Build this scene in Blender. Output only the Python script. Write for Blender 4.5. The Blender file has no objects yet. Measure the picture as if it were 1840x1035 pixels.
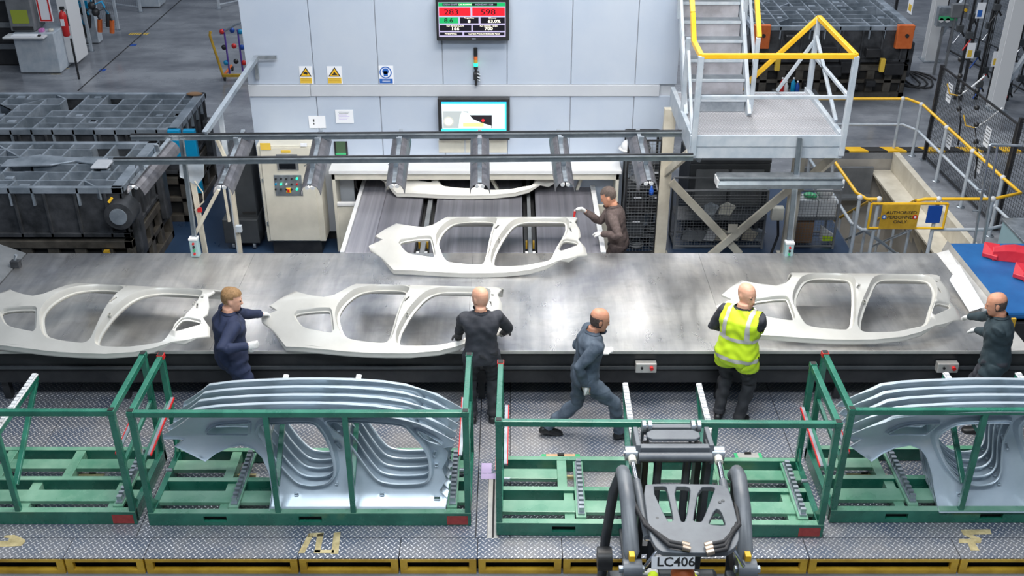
import bpy, bmesh, math, random
import numpy as np
from mathutils import Vector, Matrix, Euler
from mathutils.geometry import delaunay_2d_cdt
random.seed(7)
R = math.radians
SC = bpy.context.scene
COL = SC.collection
# ---------------------------------------------------------------- camera
CAMZ, PITCH, F = 7.45, R(28.9), 1914.0
cam = bpy.data.objects.new('camera', bpy.data.cameras.new('camera'))
COL.objects.link(cam)
cam.location = (0, 0, CAMZ)
cam.rotation_euler = (R(90) - PITCH, 0, 0)
cam.data.sensor_width = 36
cam.data.lens = 36 * F / 1840
cam.data.clip_end = 200
SC.camera = cam
# ---------------------------------------------------------------- world and light
w = bpy.data.worlds.new('world'); SC.world = w; w.use_nodes = True
nt = w.node_tree; nt.nodes.clear()
bg = nt.nodes.new('ShaderNodeBackground'); wo = nt.nodes.new('ShaderNodeOutputWorld')
tc = nt.nodes.new('ShaderNodeTexCoord'); sp = nt.nodes.new('ShaderNodeSeparateXYZ'); rp = nt.nodes.new('ShaderNodeValToRGB')
nt.links.new(tc.outputs['Generated'], sp.inputs[0]); nt.links.new(sp.outputs['Z'], rp.inputs[0])
rp.color_ramp.elements[0].position = 0.0; rp.color_ramp.elements[0].color = (.10, .12, .16, 1)
rp.color_ramp.elements[1].position = 0.7; rp.color_ramp.elements[1].color = (.44, .52, .64, 1)
nt.links.new(rp.outputs[0], bg.inputs[0]); bg.inputs[1].default_value = .46
nt.links.new(bg.outputs[0], wo.inputs[0])
def area(loc, rot, sx, sy, power, col=(1, 1, 1)):
    l = bpy.data.lights.new('unseen_overhead_light', 'AREA'); l.shape = 'RECTANGLE'; l.size = sx; l.size_y = sy
    l.energy = power; l.color = col
    o = bpy.data.objects.new('unseen_overhead_light', l); COL.objects.link(o); o.location = loc; o.rotation_euler = rot
area((1.0, 9.4, 9.5), (R(4), 0, 0), 6, 1.6, 640, (1, .95, .89))  # unseen light added to brighten the middle of the platform
area((.8, 12.6, 9.5), (R(-4), 0, 0), 6, 1.4, 400, (1, .97, .92))
area((0, 3.5, 10), (R(28), 0, 0), 9, 1.5, 760, (.84, .92, 1))  # unseen fill added from the front for rack panels and mezzanine cages
area((0, 19, 11), (0, 0, 0), 18, 1.5, 420, (.86, .93, 1))
area((1.8, 27, 11), (R(-25), 0, 0), 8, 5, 1150, (.96, .97, 1))  # unseen light, sized and placed to make the highlight on the steel table
SC.view_settings.view_transform = 'Standard'; SC.view_settings.look = 'None'
SC.view_settings.gamma = 1; SC.view_settings.use_curve_mapping = False
SC.view_settings.exposure = 0.14

# ---------------------------------------------------------------- helpers
def at(px, py, x=None, y=None, z=None):
    """world point seen at pixel (px,py) of the 1840x1035 frame that lies on a plane x=, y= or z="""
    a, b = (px - 920) / F, -(py - 517.5) / F
    d = Vector((a, math.cos(PITCH) + b * math.sin(PITCH), -math.sin(PITCH) + b * math.cos(PITCH)))
    if z is not None: t = (z - CAMZ) / d.z
    elif y is not None: t = y / d.y
    else: t = x / d.x
    return Vector((0, 0, CAMZ)) + d * t

ORG = {}
class MB:
    def __init__(s): s.v = []; s.f = []; s.sm = []
    def add(s, vs, fs, smooth=False):
        n = len(s.v); s.v += [Vector(p) for p in vs]; s.f += [tuple(i + n for i in f) for f in fs]; s.sm += [smooth] * len(fs); return s
    def box(s, x0, x1, y0, y1, z0, z1):
        v = [(x, y, z) for z in (z0, z1) for y in (y0, y1) for x in (x0, x1)]
        return s.add(v, [(0, 2, 3, 1), (4, 5, 7, 6), (0, 1, 5, 4), (2, 6, 7, 3), (0, 4, 6, 2), (1, 3, 7, 5)])
    def bar(s, p, q, w, h=None, up=(0, 0, 1)):
        h = h or w; p = Vector(p); q = Vector(q); d = (q - p).normalized(); u = Vector(up)
        if abs(d.dot(u)) > .98: u = Vector((0, 1, 0))
        r = d.cross(u).normalized() * (w / 2); t = r.cross(d).normalized() * (h / 2)
        v = [c + a * r + b * t for c in (p, q) for b in (-1, 1) for a in (-1, 1)]
        return s.add(v, [(0, 2, 3, 1), (4, 5, 7, 6), (0, 1, 5, 4), (2, 6, 7, 3), (0, 4, 6, 2), (1, 3, 7, 5)])
    def tube(s, pts, r, n=10, caps=True):
        pts = [Vector(p) for p in pts]; rings = []
        rr = r if isinstance(r, (list, tuple)) else [r] * len(pts)
        for i, p in enumerate(pts):
            d = (pts[min(i + 1, len(pts) - 1)] - pts[max(i - 1, 0)]).normalized()
            u = Vector((0, 0, 1)) if abs(d.z) < .9 else Vector((0, 1, 0))
            a = d.cross(u).normalized(); b = a.cross(d)
            rings.append([p + (a * math.cos(k * 2 * math.pi / n) + b * math.sin(k * 2 * math.pi / n)) * rr[i] for k in range(n)])
        fs = [(i * n + k, i * n + (k + 1) % n, (i + 1) * n + (k + 1) % n, (i + 1) * n + k) for i in range(len(pts) - 1) for k in range(n)]
        s.add([v for g in rings for v in g], fs, True)
        if caps:
            s.add(rings[0], [tuple(range(n))[::-1]]); s.add(rings[-1], [tuple(range(n))])
        return s
    def loft(s, rings, smooth=True):
        n = len(rings[0]); m = len(rings)
        fs = [(i * n + k, i * n + (k + 1) % n, (i + 1) * n + (k + 1) % n, (i + 1) * n + k) for i in range(m - 1) for k in range(n)]
        fs += [tuple(range(n))[::-1], tuple((m - 1) * n + k for k in range(n))]
        return s.add([v for g in rings for v in g], fs, smooth)
    def prism(s, pts, off):
        """polygon (list of 3D points) extruded by vector off"""
        n = len(pts); off = Vector(off); pts = [Vector(p) for p in pts]
        fs = [tuple(range(n)), tuple(range(2 * n - 1, n - 1, -1))] + [(k, (k + 1) % n, n + (k + 1) % n, n + k) for k in range(n)]
        return s.add(pts + [p + off for p in pts], fs)
    def ball(s, c, rx, ry=None, rz=None, n=12, m=8):
        ry = ry or rx; rz = rz or rx; c = Vector(c); v = [c + Vector((0, 0, -rz))]
        for i in range(1, m):
            t = -math.pi / 2 + math.pi * i / m
            v += [c + Vector((rx * math.cos(t) * math.cos(2 * math.pi * k / n), ry * math.cos(t) * math.sin(2 * math.pi * k / n), rz * math.sin(t))) for k in range(n)]
        v.append(c + Vector((0, 0, rz)))
        f = [(0, 1 + (k + 1) % n, 1 + k) for k in range(n)]
        for i in range(m - 2):
            f += [(1 + i * n + k, 1 + i * n + (k + 1) % n, 1 + (i + 1) * n + (k + 1) % n, 1 + (i + 1) * n + k) for k in range(n)]
        b = 1 + (m - 2) * n
        f += [(b + k, b + (k + 1) % n, len(v) - 1) for k in range(n)]
        return s.add(v, f, True)
    def lathe(s, c, prof, n=16):
        c = Vector(c)
        return s.loft([[c + Vector((r * math.cos(2 * math.pi * k / n), r * math.sin(2 * math.pi * k / n), z)) for k in range(n)] for r, z in prof])
    def build(s, name, mat, parent=None, bevel=0, kind=None, label=None, solid=0):
        off = ORG.get(parent.name, Vector()) if parent else Vector()
        me = bpy.data.meshes.new(name); me.from_pydata([v - off for v in s.v], [], s.f)
        me.polygons.foreach_set('use_smooth', s.sm); me.materials.append(mat)
        bm = bmesh.new(); bm.from_mesh(me); bmesh.ops.recalc_face_normals(bm, faces=bm.faces); bm.to_mesh(me); bm.free()
        o = bpy.data.objects.new(name, me); COL.objects.link(o)
        if parent: o.parent = parent; ORG[o.name] = off
        if bevel:
            b = o.modifiers.new('b', 'BEVEL'); b.width = bevel; b.segments = 2; b.limit_method = 'ANGLE'
        if solid:
            b = o.modifiers.new('s', 'SOLIDIFY'); b.thickness = solid; b.offset = 0
        if kind: o['kind'] = kind
        if label: o['label'] = label
        return o
def thing(name, label, cat, loc=(0, 0, 0), group=None):
    o = bpy.data.objects.new(name, None); COL.objects.link(o); o.location = loc; o.empty_display_size = .1
    o['label'] = label; o['category'] = cat
    if group: o['group'] = group
    ORG[o.name] = Vector(loc); return o
def tag(o, label, cat, group=None):
    o['label'] = label; o['category'] = cat
    if group: o['group'] = group
    return o
def copy_tree(o, parent=None):
    c = o.copy(); COL.objects.link(c)
    if parent: c.parent = parent
    for ch in o.children: copy_tree(ch, c)
    return c
def B(name, m, parent, *bx, **kw):
    mb = MB()
    for b in bx: mb.box(*b)
    return mb.build(name, m, parent, **kw)
def piece(src, dx=0, dy=0, dz=0):
    c = src.copy(); COL.objects.link(c); c.parent = src.parent; c.location = src.location + Vector((dx, dy, dz)); return c

# ---------------------------------------------------------------- materials
def mat(name, col, rough=.5, metal=0, col2=None, scale=4, stretch=(1, 1, 1), lo=.35, hi=.65, bump=0, bscale=40, rvar=0, emit=0, coat=0, alpha=1, detail=6):
    m = bpy.data.materials.new(name); m.use_nodes = True; t = m.node_tree; b = t.nodes['Principled BSDF']
    b.inputs['Base Color'].default_value = (*col, 1); b.inputs['Roughness'].default_value = rough; b.inputs['Metallic'].default_value = metal
    if coat: b.inputs['Coat Weight'].default_value = coat; b.inputs['Coat Roughness'].default_value = .15
    if emit: b.inputs['Emission Color'].default_value = (*col, 1); b.inputs['Emission Strength'].default_value = emit
    if col2 or bump or rvar:
        tc = t.nodes.new('ShaderNodeTexCoord'); mp = t.nodes.new('ShaderNodeMapping'); mp.inputs['Scale'].default_value = stretch
        t.links.new(tc.outputs['Object'], mp.inputs[0])
        n = t.nodes.new('ShaderNodeTexNoise'); n.inputs['Scale'].default_value = scale; n.inputs['Detail'].default_value = detail; n.inputs['Roughness'].default_value = .6
        t.links.new(mp.outputs[0], n.inputs['Vector'])
        if col2:
            r = t.nodes.new('ShaderNodeValToRGB'); e = r.color_ramp.elements
            e[0].position = lo; e[1].position = hi; e[0].color = (*col, 1); e[1].color = (*col2, 1)
            t.links.new(n.outputs['Fac'], r.inputs[0]); t.links.new(r.outputs[0], b.inputs['Base Color'])
        if rvar:
            mr = t.nodes.new('ShaderNodeMapRange'); mr.inputs[1].default_value = .3; mr.inputs[2].default_value = .7
            mr.inputs[3].default_value = max(0.03, rough - rvar); mr.inputs[4].default_value = rough + rvar
            t.links.new(n.outputs['Fac'], mr.inputs[0]); t.links.new(mr.outputs[0], b.inputs['Roughness'])
        if bump:
            n2 = t.nodes.new('ShaderNodeTexNoise'); n2.inputs['Scale'].default_value = bscale; n2.inputs['Detail'].default_value = 4
            t.links.new(mp.outputs[0], n2.inputs['Vector'])
            bu = t.nodes.new('ShaderNodeBump'); bu.inputs['Strength'].default_value = bump; bu.inputs['Distance'].default_value = .01
            t.links.new(n2.outputs['Fac'], bu.inputs['Height']); t.links.new(bu.outputs[0], b.inputs['Normal'])
    return m

def checker_plate(name, base, lug, cell, rough=.34, metal=.75, dirt=(.25, .22, .17)):
    m = bpy.data.materials.new(name); m.use_nodes = True; t = m.node_tree; b = t.nodes['Principled BSDF']; N = t.nodes.new; L = t.links.new
    tc = N('ShaderNodeTexCoord'); mp = N('ShaderNodeMapping'); mp.inputs['Rotation'].default_value = (0, 0, R(45)); mp.inputs['Scale'].default_value = (1 / cell,) * 3
    L(tc.outputs['Object'], mp.inputs[0]); s = N('ShaderNodeSeparateXYZ'); L(mp.outputs[0], s.inputs[0])
    def M(op, a, b2=None, c=None):
        n = N('ShaderNodeMath'); n.operation = op
        for i, q in enumerate((a, b2, c)):
            if q is None: continue
            if isinstance(q, (int, float)): n.inputs[i].default_value = q
            else: L(q, n.inputs[i])
        return n.outputs[0]
    x, y = s.outputs[0], s.outputs[1]
    fx = M('SUBTRACT', M('FRACT', x), .5); fy = M('SUBTRACT', M('FRACT', y), .5)
    par = M('FLOORED_MODULO', M('ADD', M('FLOOR', x), M('FLOOR', y)), 2)
    d1 = M('ADD', M('POWER', M('ABSOLUTE', M('DIVIDE', fx, .47)), 2), M('POWER', M('ABSOLUTE', M('DIVIDE', fy, .17)), 2))
    d2 = M('ADD', M('POWER', M('ABSOLUTE', M('DIVIDE', fy, .47)), 2), M('POWER', M('ABSOLUTE', M('DIVIDE', fx, .17)), 2))
    d = M('ADD', M('MULTIPLY', d1, M('SUBTRACT', 1, par)), M('MULTIPLY', d2, par))
    mr = N('ShaderNodeMapRange'); mr.interpolation_type = 'SMOOTHSTEP'
    mr.inputs[1].default_value = 1.25; mr.inputs[2].default_value = .45; mr.inputs[3].default_value = 0; mr.inputs[4].default_value = 1; L(d, mr.inputs[0])
    n = N('ShaderNodeTexNoise'); n.inputs['Scale'].default_value = 1.6; n.inputs['Detail'].default_value = 8; n.inputs['Roughness'].default_value = .65
    L(tc.outputs['Object'], n.inputs['Vector'])
    r = N('ShaderNodeValToRGB'); e = r.color_ramp.elements; e[0].position = .38; e[1].position = .68; e[0].color = (*base, 1); e[1].color = (*dirt, 1); L(n.outputs['Fac'], r.inputs[0])
    mx = N('ShaderNodeMix'); mx.data_type = 'RGBA'; L(mr.outputs[0], mx.inputs[0]); L(r.outputs[0], mx.inputs[6]); mx.inputs[7].default_value = (*lug, 1)
    L(mx.outputs[2], b.inputs['Base Color'])
    b.inputs['Metallic'].default_value = metal
    m2 = N('ShaderNodeMapRange'); m2.inputs[3].default_value = rough + .2; m2.inputs[4].default_value = rough - .1; L(mr.outputs[0], m2.inputs[0]); L(m2.outputs[0], b.inputs['Roughness'])
    bu = N('ShaderNodeBump'); bu.inputs['Strength'].default_value = .9; bu.inputs['Distance'].default_value = .004; L(mr.outputs[0], bu.inputs['Height']); L(bu.outputs[0], b.inputs['Normal'])
    return m

M = dict(
    floor=mat('concrete_floor', (.12, .13, .15), .24, 0, (.29, .305, .33), .6, rvar=.12, bump=.12, bscale=14, stretch=(1, 1.6, 1)),
    blue_floor=mat('blue_painted_floor', (.018, .04, .085), .35, 0, (.03, .06, .12), 1.2, rvar=.1),
    wall=mat('white_machine_panel', (.43, .50, .61), .36, 0, (.49, .55, .64), .8, rvar=.05),
    wall2=mat('white_machine_band', (.48, .51, .56), .4, 0, (.52, .55, .59), .8),
    beige=mat('cream_enamel', (.56, .54, .46), .42, 0, (.66, .63, .54), 3, rvar=.06),
    cream=mat('cream_paint_steel', (.55, .50, .40), .5, 0, (.68, .63, .52), 4),
    white=mat('white_paint_steel', (.38, .44, .50), .42, 0, (.52, .56, .60), 5),
    whiter=mat('clean_white', (.68, .69, .70), .4),
    table=mat('worn_sheet_steel', (.30, .29, .28), .36, .85, (.62, .61, .59), 1.3, rvar=.10, bump=.05, bscale=5, stretch=(1.6, .5, 1), lo=.25, hi=.75, detail=5),
    strip=mat('pale_worn_steel', (.5, .49, .47), .45, .5, (.66, .64, .6), 4),
    black=mat('black_enamel', (.012, .013, .015), .4, 0, (.03, .03, .032), 3),
    blackrub=mat('black_rubber', (.02, .02, .022), .7),
    dgrey=mat('dark_grey_enamel', (.04, .045, .05), .42, 0, (.06, .065, .07), 3),
    mgrey=mat('mid_grey_enamel', (.13, .14, .15), .4, 0, (.19, .2, .21), 3),
    galv=mat('galvanised_steel', (.30, .34, .38), .36, .7, (.46, .5, .54), 8, rvar=.08),
    railm=mat('grey_channel_steel', (.15, .18, .21), .4, .6, (.22, .26, .29), 6),
    hood=mat('lamp_hood_metal', (.12, .12, .135), .42, .4, (.19, .19, .21), 6),
    green=mat('green_rack_paint', (.008, .11, .07), .28, 0, (.03, .20, .13), 2.2, rvar=.08, bump=.05, bscale=30, coat=.4),
    palegreen=mat('lit_green_paint', (.09, .27, .17), .30, 0, (.26, .46, .33), 1.6, rvar=.1, coat=.3),  # rack green made paler: light caught by the upper faces is in the colour
    panel=mat('pressed_steel_panel', (.57, .56, .52), .36, .3, (.64, .63, .59), 2.5),
    panelb=mat('bluish_steel_panel', (.52, .61, .68), .30, .25, (.62, .70, .76), 2.5),  # same pressed steel as the table panels, tinted bluer for the racks
    belt=mat('grey_belt', (.075, .075, .09), .55, 0, (.17, .17, .195), 1.6, stretch=(9, .12, 1), lo=.3, hi=.7, detail=10),
    belt2=mat('pale_grey_belt', (.13, .13, .155), .5, 0, (.26, .26, .29), 1.6, stretch=(9, .12, 1), lo=.3, hi=.7, detail=10),
    bluebelt=mat('blue_belt', (.006, .09, .28), .5, 0, (.012, .13, .36), 2),
    redpart=mat('red_pressing', (.55, .02, .04), .35, 0, (.68, .04, .06), 3),
    yellow=mat('yellow_paint', (.80, .44, .01), .4, 0, (.88, .53, .03), 4),
    dullyellow=mat('dirty_yellow_paint', (.42, .24, .015), .5, 0, (.68, .42, .04), 3),
    orange=mat('orange_paint', (.55, .11, .02), .5, 0, (.66, .16, .04), 6),
    castd=mat('dark_cast_iron', (.035, .038, .042), .45, .4, (.095, .10, .11), 4, rvar=.1, bump=.2, bscale=18),
    castl=mat('machined_cast_iron', (.19, .23, .27), .36, .35, (.36, .41, .47), 3, rvar=.08),
    castb=mat('oily_brown_casting', (.05, .045, .038), .5, .2, (.11, .10, .085), 5),
    chrome=mat('chrome', (.75, .76, .8), .12, 1), brass=mat('dull_brass', (.42, .34, .27), .4, .8),
    red=mat('red_paint', (.6, .02, .02), .4), blue=mat('blue_paint', (.01, .07, .35), .4), cyan=mat('cyan_paint', (.0, .26, .50), .45),
    paper=mat('paper', (.80, .82, .86), .7), papery=mat('yellow_print', (.75, .50, .06), .6), paperb=mat('blue_print', (.02, .12, .45), .6),
    ink=mat('black_ink', (.02, .02, .02), .6), greenlbl=mat('green_label', (.05, .45, .18), .5),
    tape=mat('worn_yellow_paint', (.38, .31, .15), .55, .1, (.62, .52, .28), 9, lo=.35, hi=.6),
    tube=mat('fluorescent_tube', (1, .98, .94), .4, emit=26),
    lens=mat('lamp_lens', (.8, .82, .84), .3),
    cardboard=mat('cardboard', (.30, .17, .09), .8),
    skin=mat('skin', (.74, .38, .25), .45, 0, (.80, .45, .31), 20), skin2=mat('tanned_skin', (.55, .25, .15), .5, 0, (.62, .30, .19), 20),
    hivis=mat('hi_vis_yellow', (.62, .85, .02), .6, emit=.0), reflect=mat('reflective_band', (.55, .53, .50), .45),
    navy=mat('navy_cotton', (.012, .020, .055), .8, 0, (.02, .03, .075), 9), char=mat('charcoal_cotton', (.028, .03, .038), .8, 0, (.05, .053, .065), 9),
    greyblue=mat('blue_grey_cotton', (.05, .07, .10), .8, 0, (.10, .13, .17), 9), brown=mat('brown_knit', (.07, .05, .045), .85, 0, (.11, .08, .075), 30),
    teal=mat('slate_cotton', (.018, .035, .045), .8, 0, (.03, .05, .06), 9), trous=mat('dark_trousers', (.018, .019, .022), .8, 0, (.03, .032, .038), 9),
    glove=mat('pale_work_glove', (.62, .62, .60), .8, 0, (.75, .75, .73), 30), dglove=mat('dark_work_glove', (.05, .05, .055), .8, 0, (.12, .12, .12), 30),
    hair=mat('sandy_hair', (.20, .11, .045), .75, 0, (.34, .20, .09), 60), greyhair=mat('cropped_dark_hair', (.05, .035, .03), .8, 0, (.10, .075, .065), 60),
    eye=mat('eye', (.03, .025, .02), .2), lip=mat('lip', (.42, .13, .11), .5), shoe=mat('black_boot', (.015, .015, .016), .45),
    glassd=mat('dark_screen', (.01, .012, .016), .12),
    checker=checker_plate('checker_plate', (.13, .16, .22), (.74, .73, .74), .045, metal=.45, dirt=(.32, .31, .31)),
    checkerw=checker_plate('worn_checker_plate', (.34, .34, .36), (.72, .72, .76), .032, rough=.4, metal=.45, dirt=(.36, .36, .38)),
)
def table_mat():
    m = bpy.data.materials.new('scuffed_sheet_steel'); m.use_nodes = True; t = m.node_tree; b = t.nodes['Principled BSDF']; N = t.nodes.new; L = t.links.new
    tc = N('ShaderNodeTexCoord'); b.inputs['Metallic'].default_value = .8
    def noise(sc, st, det, dist=0):
        mp = N('ShaderNodeMapping'); mp.inputs['Scale'].default_value = st; L(tc.outputs['Object'], mp.inputs[0]); n = N('ShaderNodeTexNoise'); n.inputs['Scale'].default_value = sc; n.inputs['Detail'].default_value = det; n.inputs['Distortion'].default_value = dist; n.inputs['Roughness'].default_value = .62; L(mp.outputs[0], n.inputs['Vector']); return n.outputs['Fac']
    def mix(mode, f, a, c):
        x = N('ShaderNodeMix'); x.data_type = 'RGBA'; x.blend_type = mode
        for i, q in ((0, f), (6, a), (7, c)):
            if isinstance(q, (float, tuple)): x.inputs[i].default_value = q
            else: L(q, x.inputs[i])
        return x.outputs[2]
    def ramp(f, p0, c0, p1, c1):
        r = N('ShaderNodeValToRGB'); e = r.color_ramp.elements; e[0].position = p0; e[1].position = p1; e[0].color = (*c0, 1); e[1].color = (*c1, 1); L(f, r.inputs[0]); return r.outputs[0]
    base = ramp(noise(.55, (1, 1, 1), 5, .6), .35, (.34, .35, .38), .65, (.66, .64, .60))
    streak = ramp(noise(1.6, (4.5, .5, 1), 7, .3), .35, (.62, .62, .64), .62, (1, 1, 1)); across = ramp(noise(1.3, (.4, 4, 1), 7, .5), .32, (.7, .69, .68), .58, (1, 1, 1))
    spots = ramp(noise(5, (1, 1, 1), 6, .4), .28, (.55, .52, .48), .45, (1, 1, 1))
    c = mix('MULTIPLY', .55, base, streak); c = mix('MULTIPLY', .3, c, across); c = mix('MULTIPLY', .3, c, spots); L(c, b.inputs['Base Color'])
    mr = N('ShaderNodeMapRange'); mr.inputs[1].default_value = .3; mr.inputs[2].default_value = .7; mr.inputs[3].default_value = .22; mr.inputs[4].default_value = .5; L(noise(1.7, (1.6, .6, 1), 8, .5), mr.inputs[0]); L(mr.outputs[0], b.inputs['Roughness'])
    bu = N('ShaderNodeBump'); bu.inputs['Strength'].default_value = .07; bu.inputs['Distance'].default_value = .01; L(noise(4, (1.5, .7, 1), 3), bu.inputs['Height']); L(bu.outputs[0], b.inputs['Normal'])
    return m
M['table'] = table_mat()
def screen(name, col, s): return mat(name, col, .3, emit=s)
S_red = screen('screen_red', (.90, .01, .02), .9); S_grn = screen('screen_green', (.01, .30, .09), .7); S_blk = screen('screen_black', (.008, .006, .012), .1)
S_wht = screen('screen_white', (.60, .68, .74), .5); S_crm = screen('screen_cream', (.95, .9, .7), 1.0); S_blu = screen('screen_blue', (.02, .40, .78), 1.0)
S_lil = screen('screen_lilac', (.40, .36, .52), .5); S_gry = screen('screen_grey', (.30, .33, .33), .9); S_yel = screen('screen_yellow', (.85, .75, .2), .9)
S_led = screen('green_led', (.02, .9, .35), 1.6); S_amb = screen('amber_led', (.35, .2, .03), .5); S_cyn = screen('screen_cyan', (.05, .72, .85), 1)

def text(s, size, loc, m, parent, rot=(90, 0, 0), sx=1, name='lettering', ext=.001):
    c = bpy.data.curves.new('t', 'FONT'); c.body = s; c.size = size; c.align_x = 'CENTER'; c.align_y = 'CENTER'; c.extrude = ext; c.resolution_u = 3; c.offset = size * (.014 if size > .05 else 0)
    o = bpy.data.objects.new('t', c); COL.objects.link(o)
    bpy.context.view_layer.update()
    me = bpy.data.meshes.new_from_object(o.evaluated_get(bpy.context.evaluated_depsgraph_get())); bpy.data.objects.remove(o)
    me.name = name; me.materials.clear(); me.materials.append(m)
    o = bpy.data.objects.new(name, me); COL.objects.link(o)
    o.parent = parent; o.location = Vector(loc) - ORG.get(parent.name, Vector()); o.rotation_euler = [R(a) for a in rot]; o.scale = (sx, 1, 1)
    ORG[o.name] = Vector(); return o

# ================================================================ THE SETTING
PZ = .20                       # platform top above the floor
TZ = .95                       # steel table top
TY0, TY1 = at(900, 630, z=TZ).y, at(900, 455, z=TZ).y
PX0, PX1, PY0, PY1 = 5.25, 7.28, 14.55, 18.75      # maintenance pit opening
fl = MB()
for x0, x1, y0, y1 in ((-26, 26, -2, PY0), (-26, PX0, PY0, PY1), (PX1, 26, PY0, PY1), (-26, 26, PY1, 46)):
    fl.box(x0, x1, y0, y1, -.12, 0)
FL = fl.build('floor', M['floor']); FL['kind'] = 'structure'
def struct(o): o['kind'] = 'structure'; return o
mb = MB(); mb.box(-8.6, PX0 - .02, 10.8, 17.2, 0, .004)
struct(mb.build('trim_1', M['blue_floor']))
# expansion joint across the floor
mb = MB(); mb.bar(at(140, 163, z=.003), at(325, 0, z=.003), .03, .004); struct(mb.build('trim_2', M['ink']))
# pit walls
mb = MB(); mb.box(PX0 - .12, PX0, PY0, PY1, -1.9, -.12).box(PX0 - .12, PX1 + .12, PY1, PY1 + .12, -1.9, -.12).box(PX0 - .12, PX1 + .12, PY0 - .12, PY0, -1.9, -.12).box(PX1, PX1 + .12, PY0, PY1, -1.9, -.12).box(PX0 - .1, PX1 + .1, PY0 - .1, PY1 + .1, -2.0, -1.9)
struct(mb.build('trim_3', mat('pit_lining', (.34, .32, .29), .6, 0, (.46, .44, .41), 1.5)))
# cream crane beam along the pit with open brackets
t = thing('pit_beam', 'cream steel beam with triangular brackets along the right edge of the pit', 'beam', (PX1 - .1, 16.6, 0))
B('web', M['cream'], t, (PX1 - .13, PX1 - .02, PY0 + .05, PY1 - .05, -.32, .03))
for k in range(9):
    y = PY0 + .3 + k * .46
    MB().prism([(PX1 - .1, y, -.34), (PX1 - .5, y, -.34), (PX1 - .1, y, -1.1)], (0, .05, 0)).build('bracket', M['cream'], t)
B('lower_flange', M['cream'], t, (PX1 - .5, PX1 - .02, PY0 + .05, PY1 - .05, -.36, -.325))
# hazard strip along far side of pit
t = thing('hazard_strip', 'black and yellow striped kerb along the far edge of the pit', 'kerb', (6, PY1 + .1, 0))
for k in range(14):
    x = 4.9 + k * .36
    MB().prism([(x, PY1 + .01, .004), (x + .36, PY1 + .01, .004), (x + .26, PY1 + .22, .004), (x - .1, PY1 + .22, .004)], (0, 0, .03)).build('stripe', M['yellow' if k % 2 == 0 else 'ink'], t)
t = thing('pit_crossbeam', 'grey girder spanning the far wall of the pit', 'beam', (6.2, PY1 - .2, -.6))
B('web', M['mgrey'], t, (PX0, PX1 - .5, PY1 - .2, PY1 - .12, -.75, -.22))
B('flange', M['mgrey'], t, (PX0, PX1 - .5, PY1 - .4, PY1 - .02, -.8, -.75))
# --------------------------------------------------------- press enclosure wall
WY = 15.0; WX0, WX1 = -3.84, 2.4
TW0, TW1 = -2.42, 1.42
wallb = B('wall_back', M['wall2'], None, (WX0 + .02, WX1 - .02, WY + .03, WY + 4.5, 1.345, 5.4), (WX0 + .02, TW0, WY + .03, WY + 4.5, .17, 1.344), (TW1, WX1 - .02, WY + .03, WY + 4.5, .17, 1.344), (TW0, TW1, WY + 2.6, WY + 4.5, .17, 1.344)); struct(wallb)
xs = [WX0, -2.867, -1.934, -1.0, -.07, .856, 1.787, WX1]
for i in range(7):
    up = B('wall_panel', M['wall'], wallb, (xs[i] + .006, xs[i + 1] - .006, WY, WY + .03, 2.555, 5.4), bevel=.003)
for i in range(7):
    if 1 <= i <= 4: z0 = 1.34
    else: z0 = .17
    B('wall_panel', M['wall'], wallb, (xs[i] + .03 * (i > 0) - .024 * (i > 0) + .0, xs[i + 1] - .006, WY, WY + .03, z0, 2.375), bevel=.003)
B('wall_band', M['wall2'], wallb, (WX0, WX0 + .9, WY - .03, WY + .03, 2.38, 2.55), (WX0 + .905, WX1 - .25, WY - .022, WY + .03, 2.38, 2.55), bevel=.004)
B('plinth', M['black'], wallb, (WX0 + .1, WX1 - .1, WY + .1, WY + 4.4, 0, .17))
# ------------------------------------------------------ infeed hood
HX0, HX1, HY = at(603, 400, y=14.65).x, at(1112, 330, y=14.65).x, 14.65
hood = thing('infeed_hood', 'cream metal hood framing the opening where the belts leave the press', 'hood', ((HX0 + HX1) / 2, HY, 0))
B('top_cover', M['whiter'], hood, (HX0 - .03, HX1 + .03, HY - .03, WY, 1.30, 1.36), bevel=.006)
B('lintel', M['beige'], hood, (HX0, HX1, HY, HY + .06, 1.20, 1.30), bevel=.004)
B('side_panel', M['beige'], hood, (HX0, HX0 + .05, HY, WY, 0, 1.30), (HX0, HX0 + .62, HY + .01, HY + .05, 0, .78), bevel=.004)
B('side_panel', M['beige'], hood, (HX1 - .05, HX1, HY, WY, 0, 1.30), (HX1 - .55, HX1, HY + .01, HY + .05, 0, .78), bevel=.004)
B('sill', M['whiter'], hood, (HX0 + .05, HX0 + .62, HY - .01, HY + .06, .78, .82))
B('opening_shade', M['black'], hood, (TW0 + .01, TW1 - .01, WY + 2.5, WY + 2.55, .2, 1.3), (TW0 + .005, TW0 + .02, WY + .04, WY + 2.5, .2, 1.3), (TW1 - .02, TW1 - .005, WY + .04, WY + 2.5, .2, 1.3), (TW0 + .02, TW1 - .02, WY + .04, WY + 2.5, 1.31, 1.34))  # black faces put in to darken the inside of the press opening
mb = MB(); mb.bar((HX0 + .75, WY - .05, 1.1), (HX0 + .9, WY - .05, .5), .08, .04).bar((-.4, WY - .06, 1.27), (-.15, WY - .06, .8), .1, .04).bar((1.1, WY - .06, 1.27), (.95, WY - .06, .8), .1, .04)
mb.build('brace', M['beige'], hood)
mb = MB(); mb.tube([(HX0 + .3, WY - .05, 1.28), (HX0 + .31, WY - .06, .95), (HX0 + .45, WY - .1, .7), (HX0 + .7, WY - .1, .6)], .012); mb.build('cable', M['blackrub'], hood)
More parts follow.
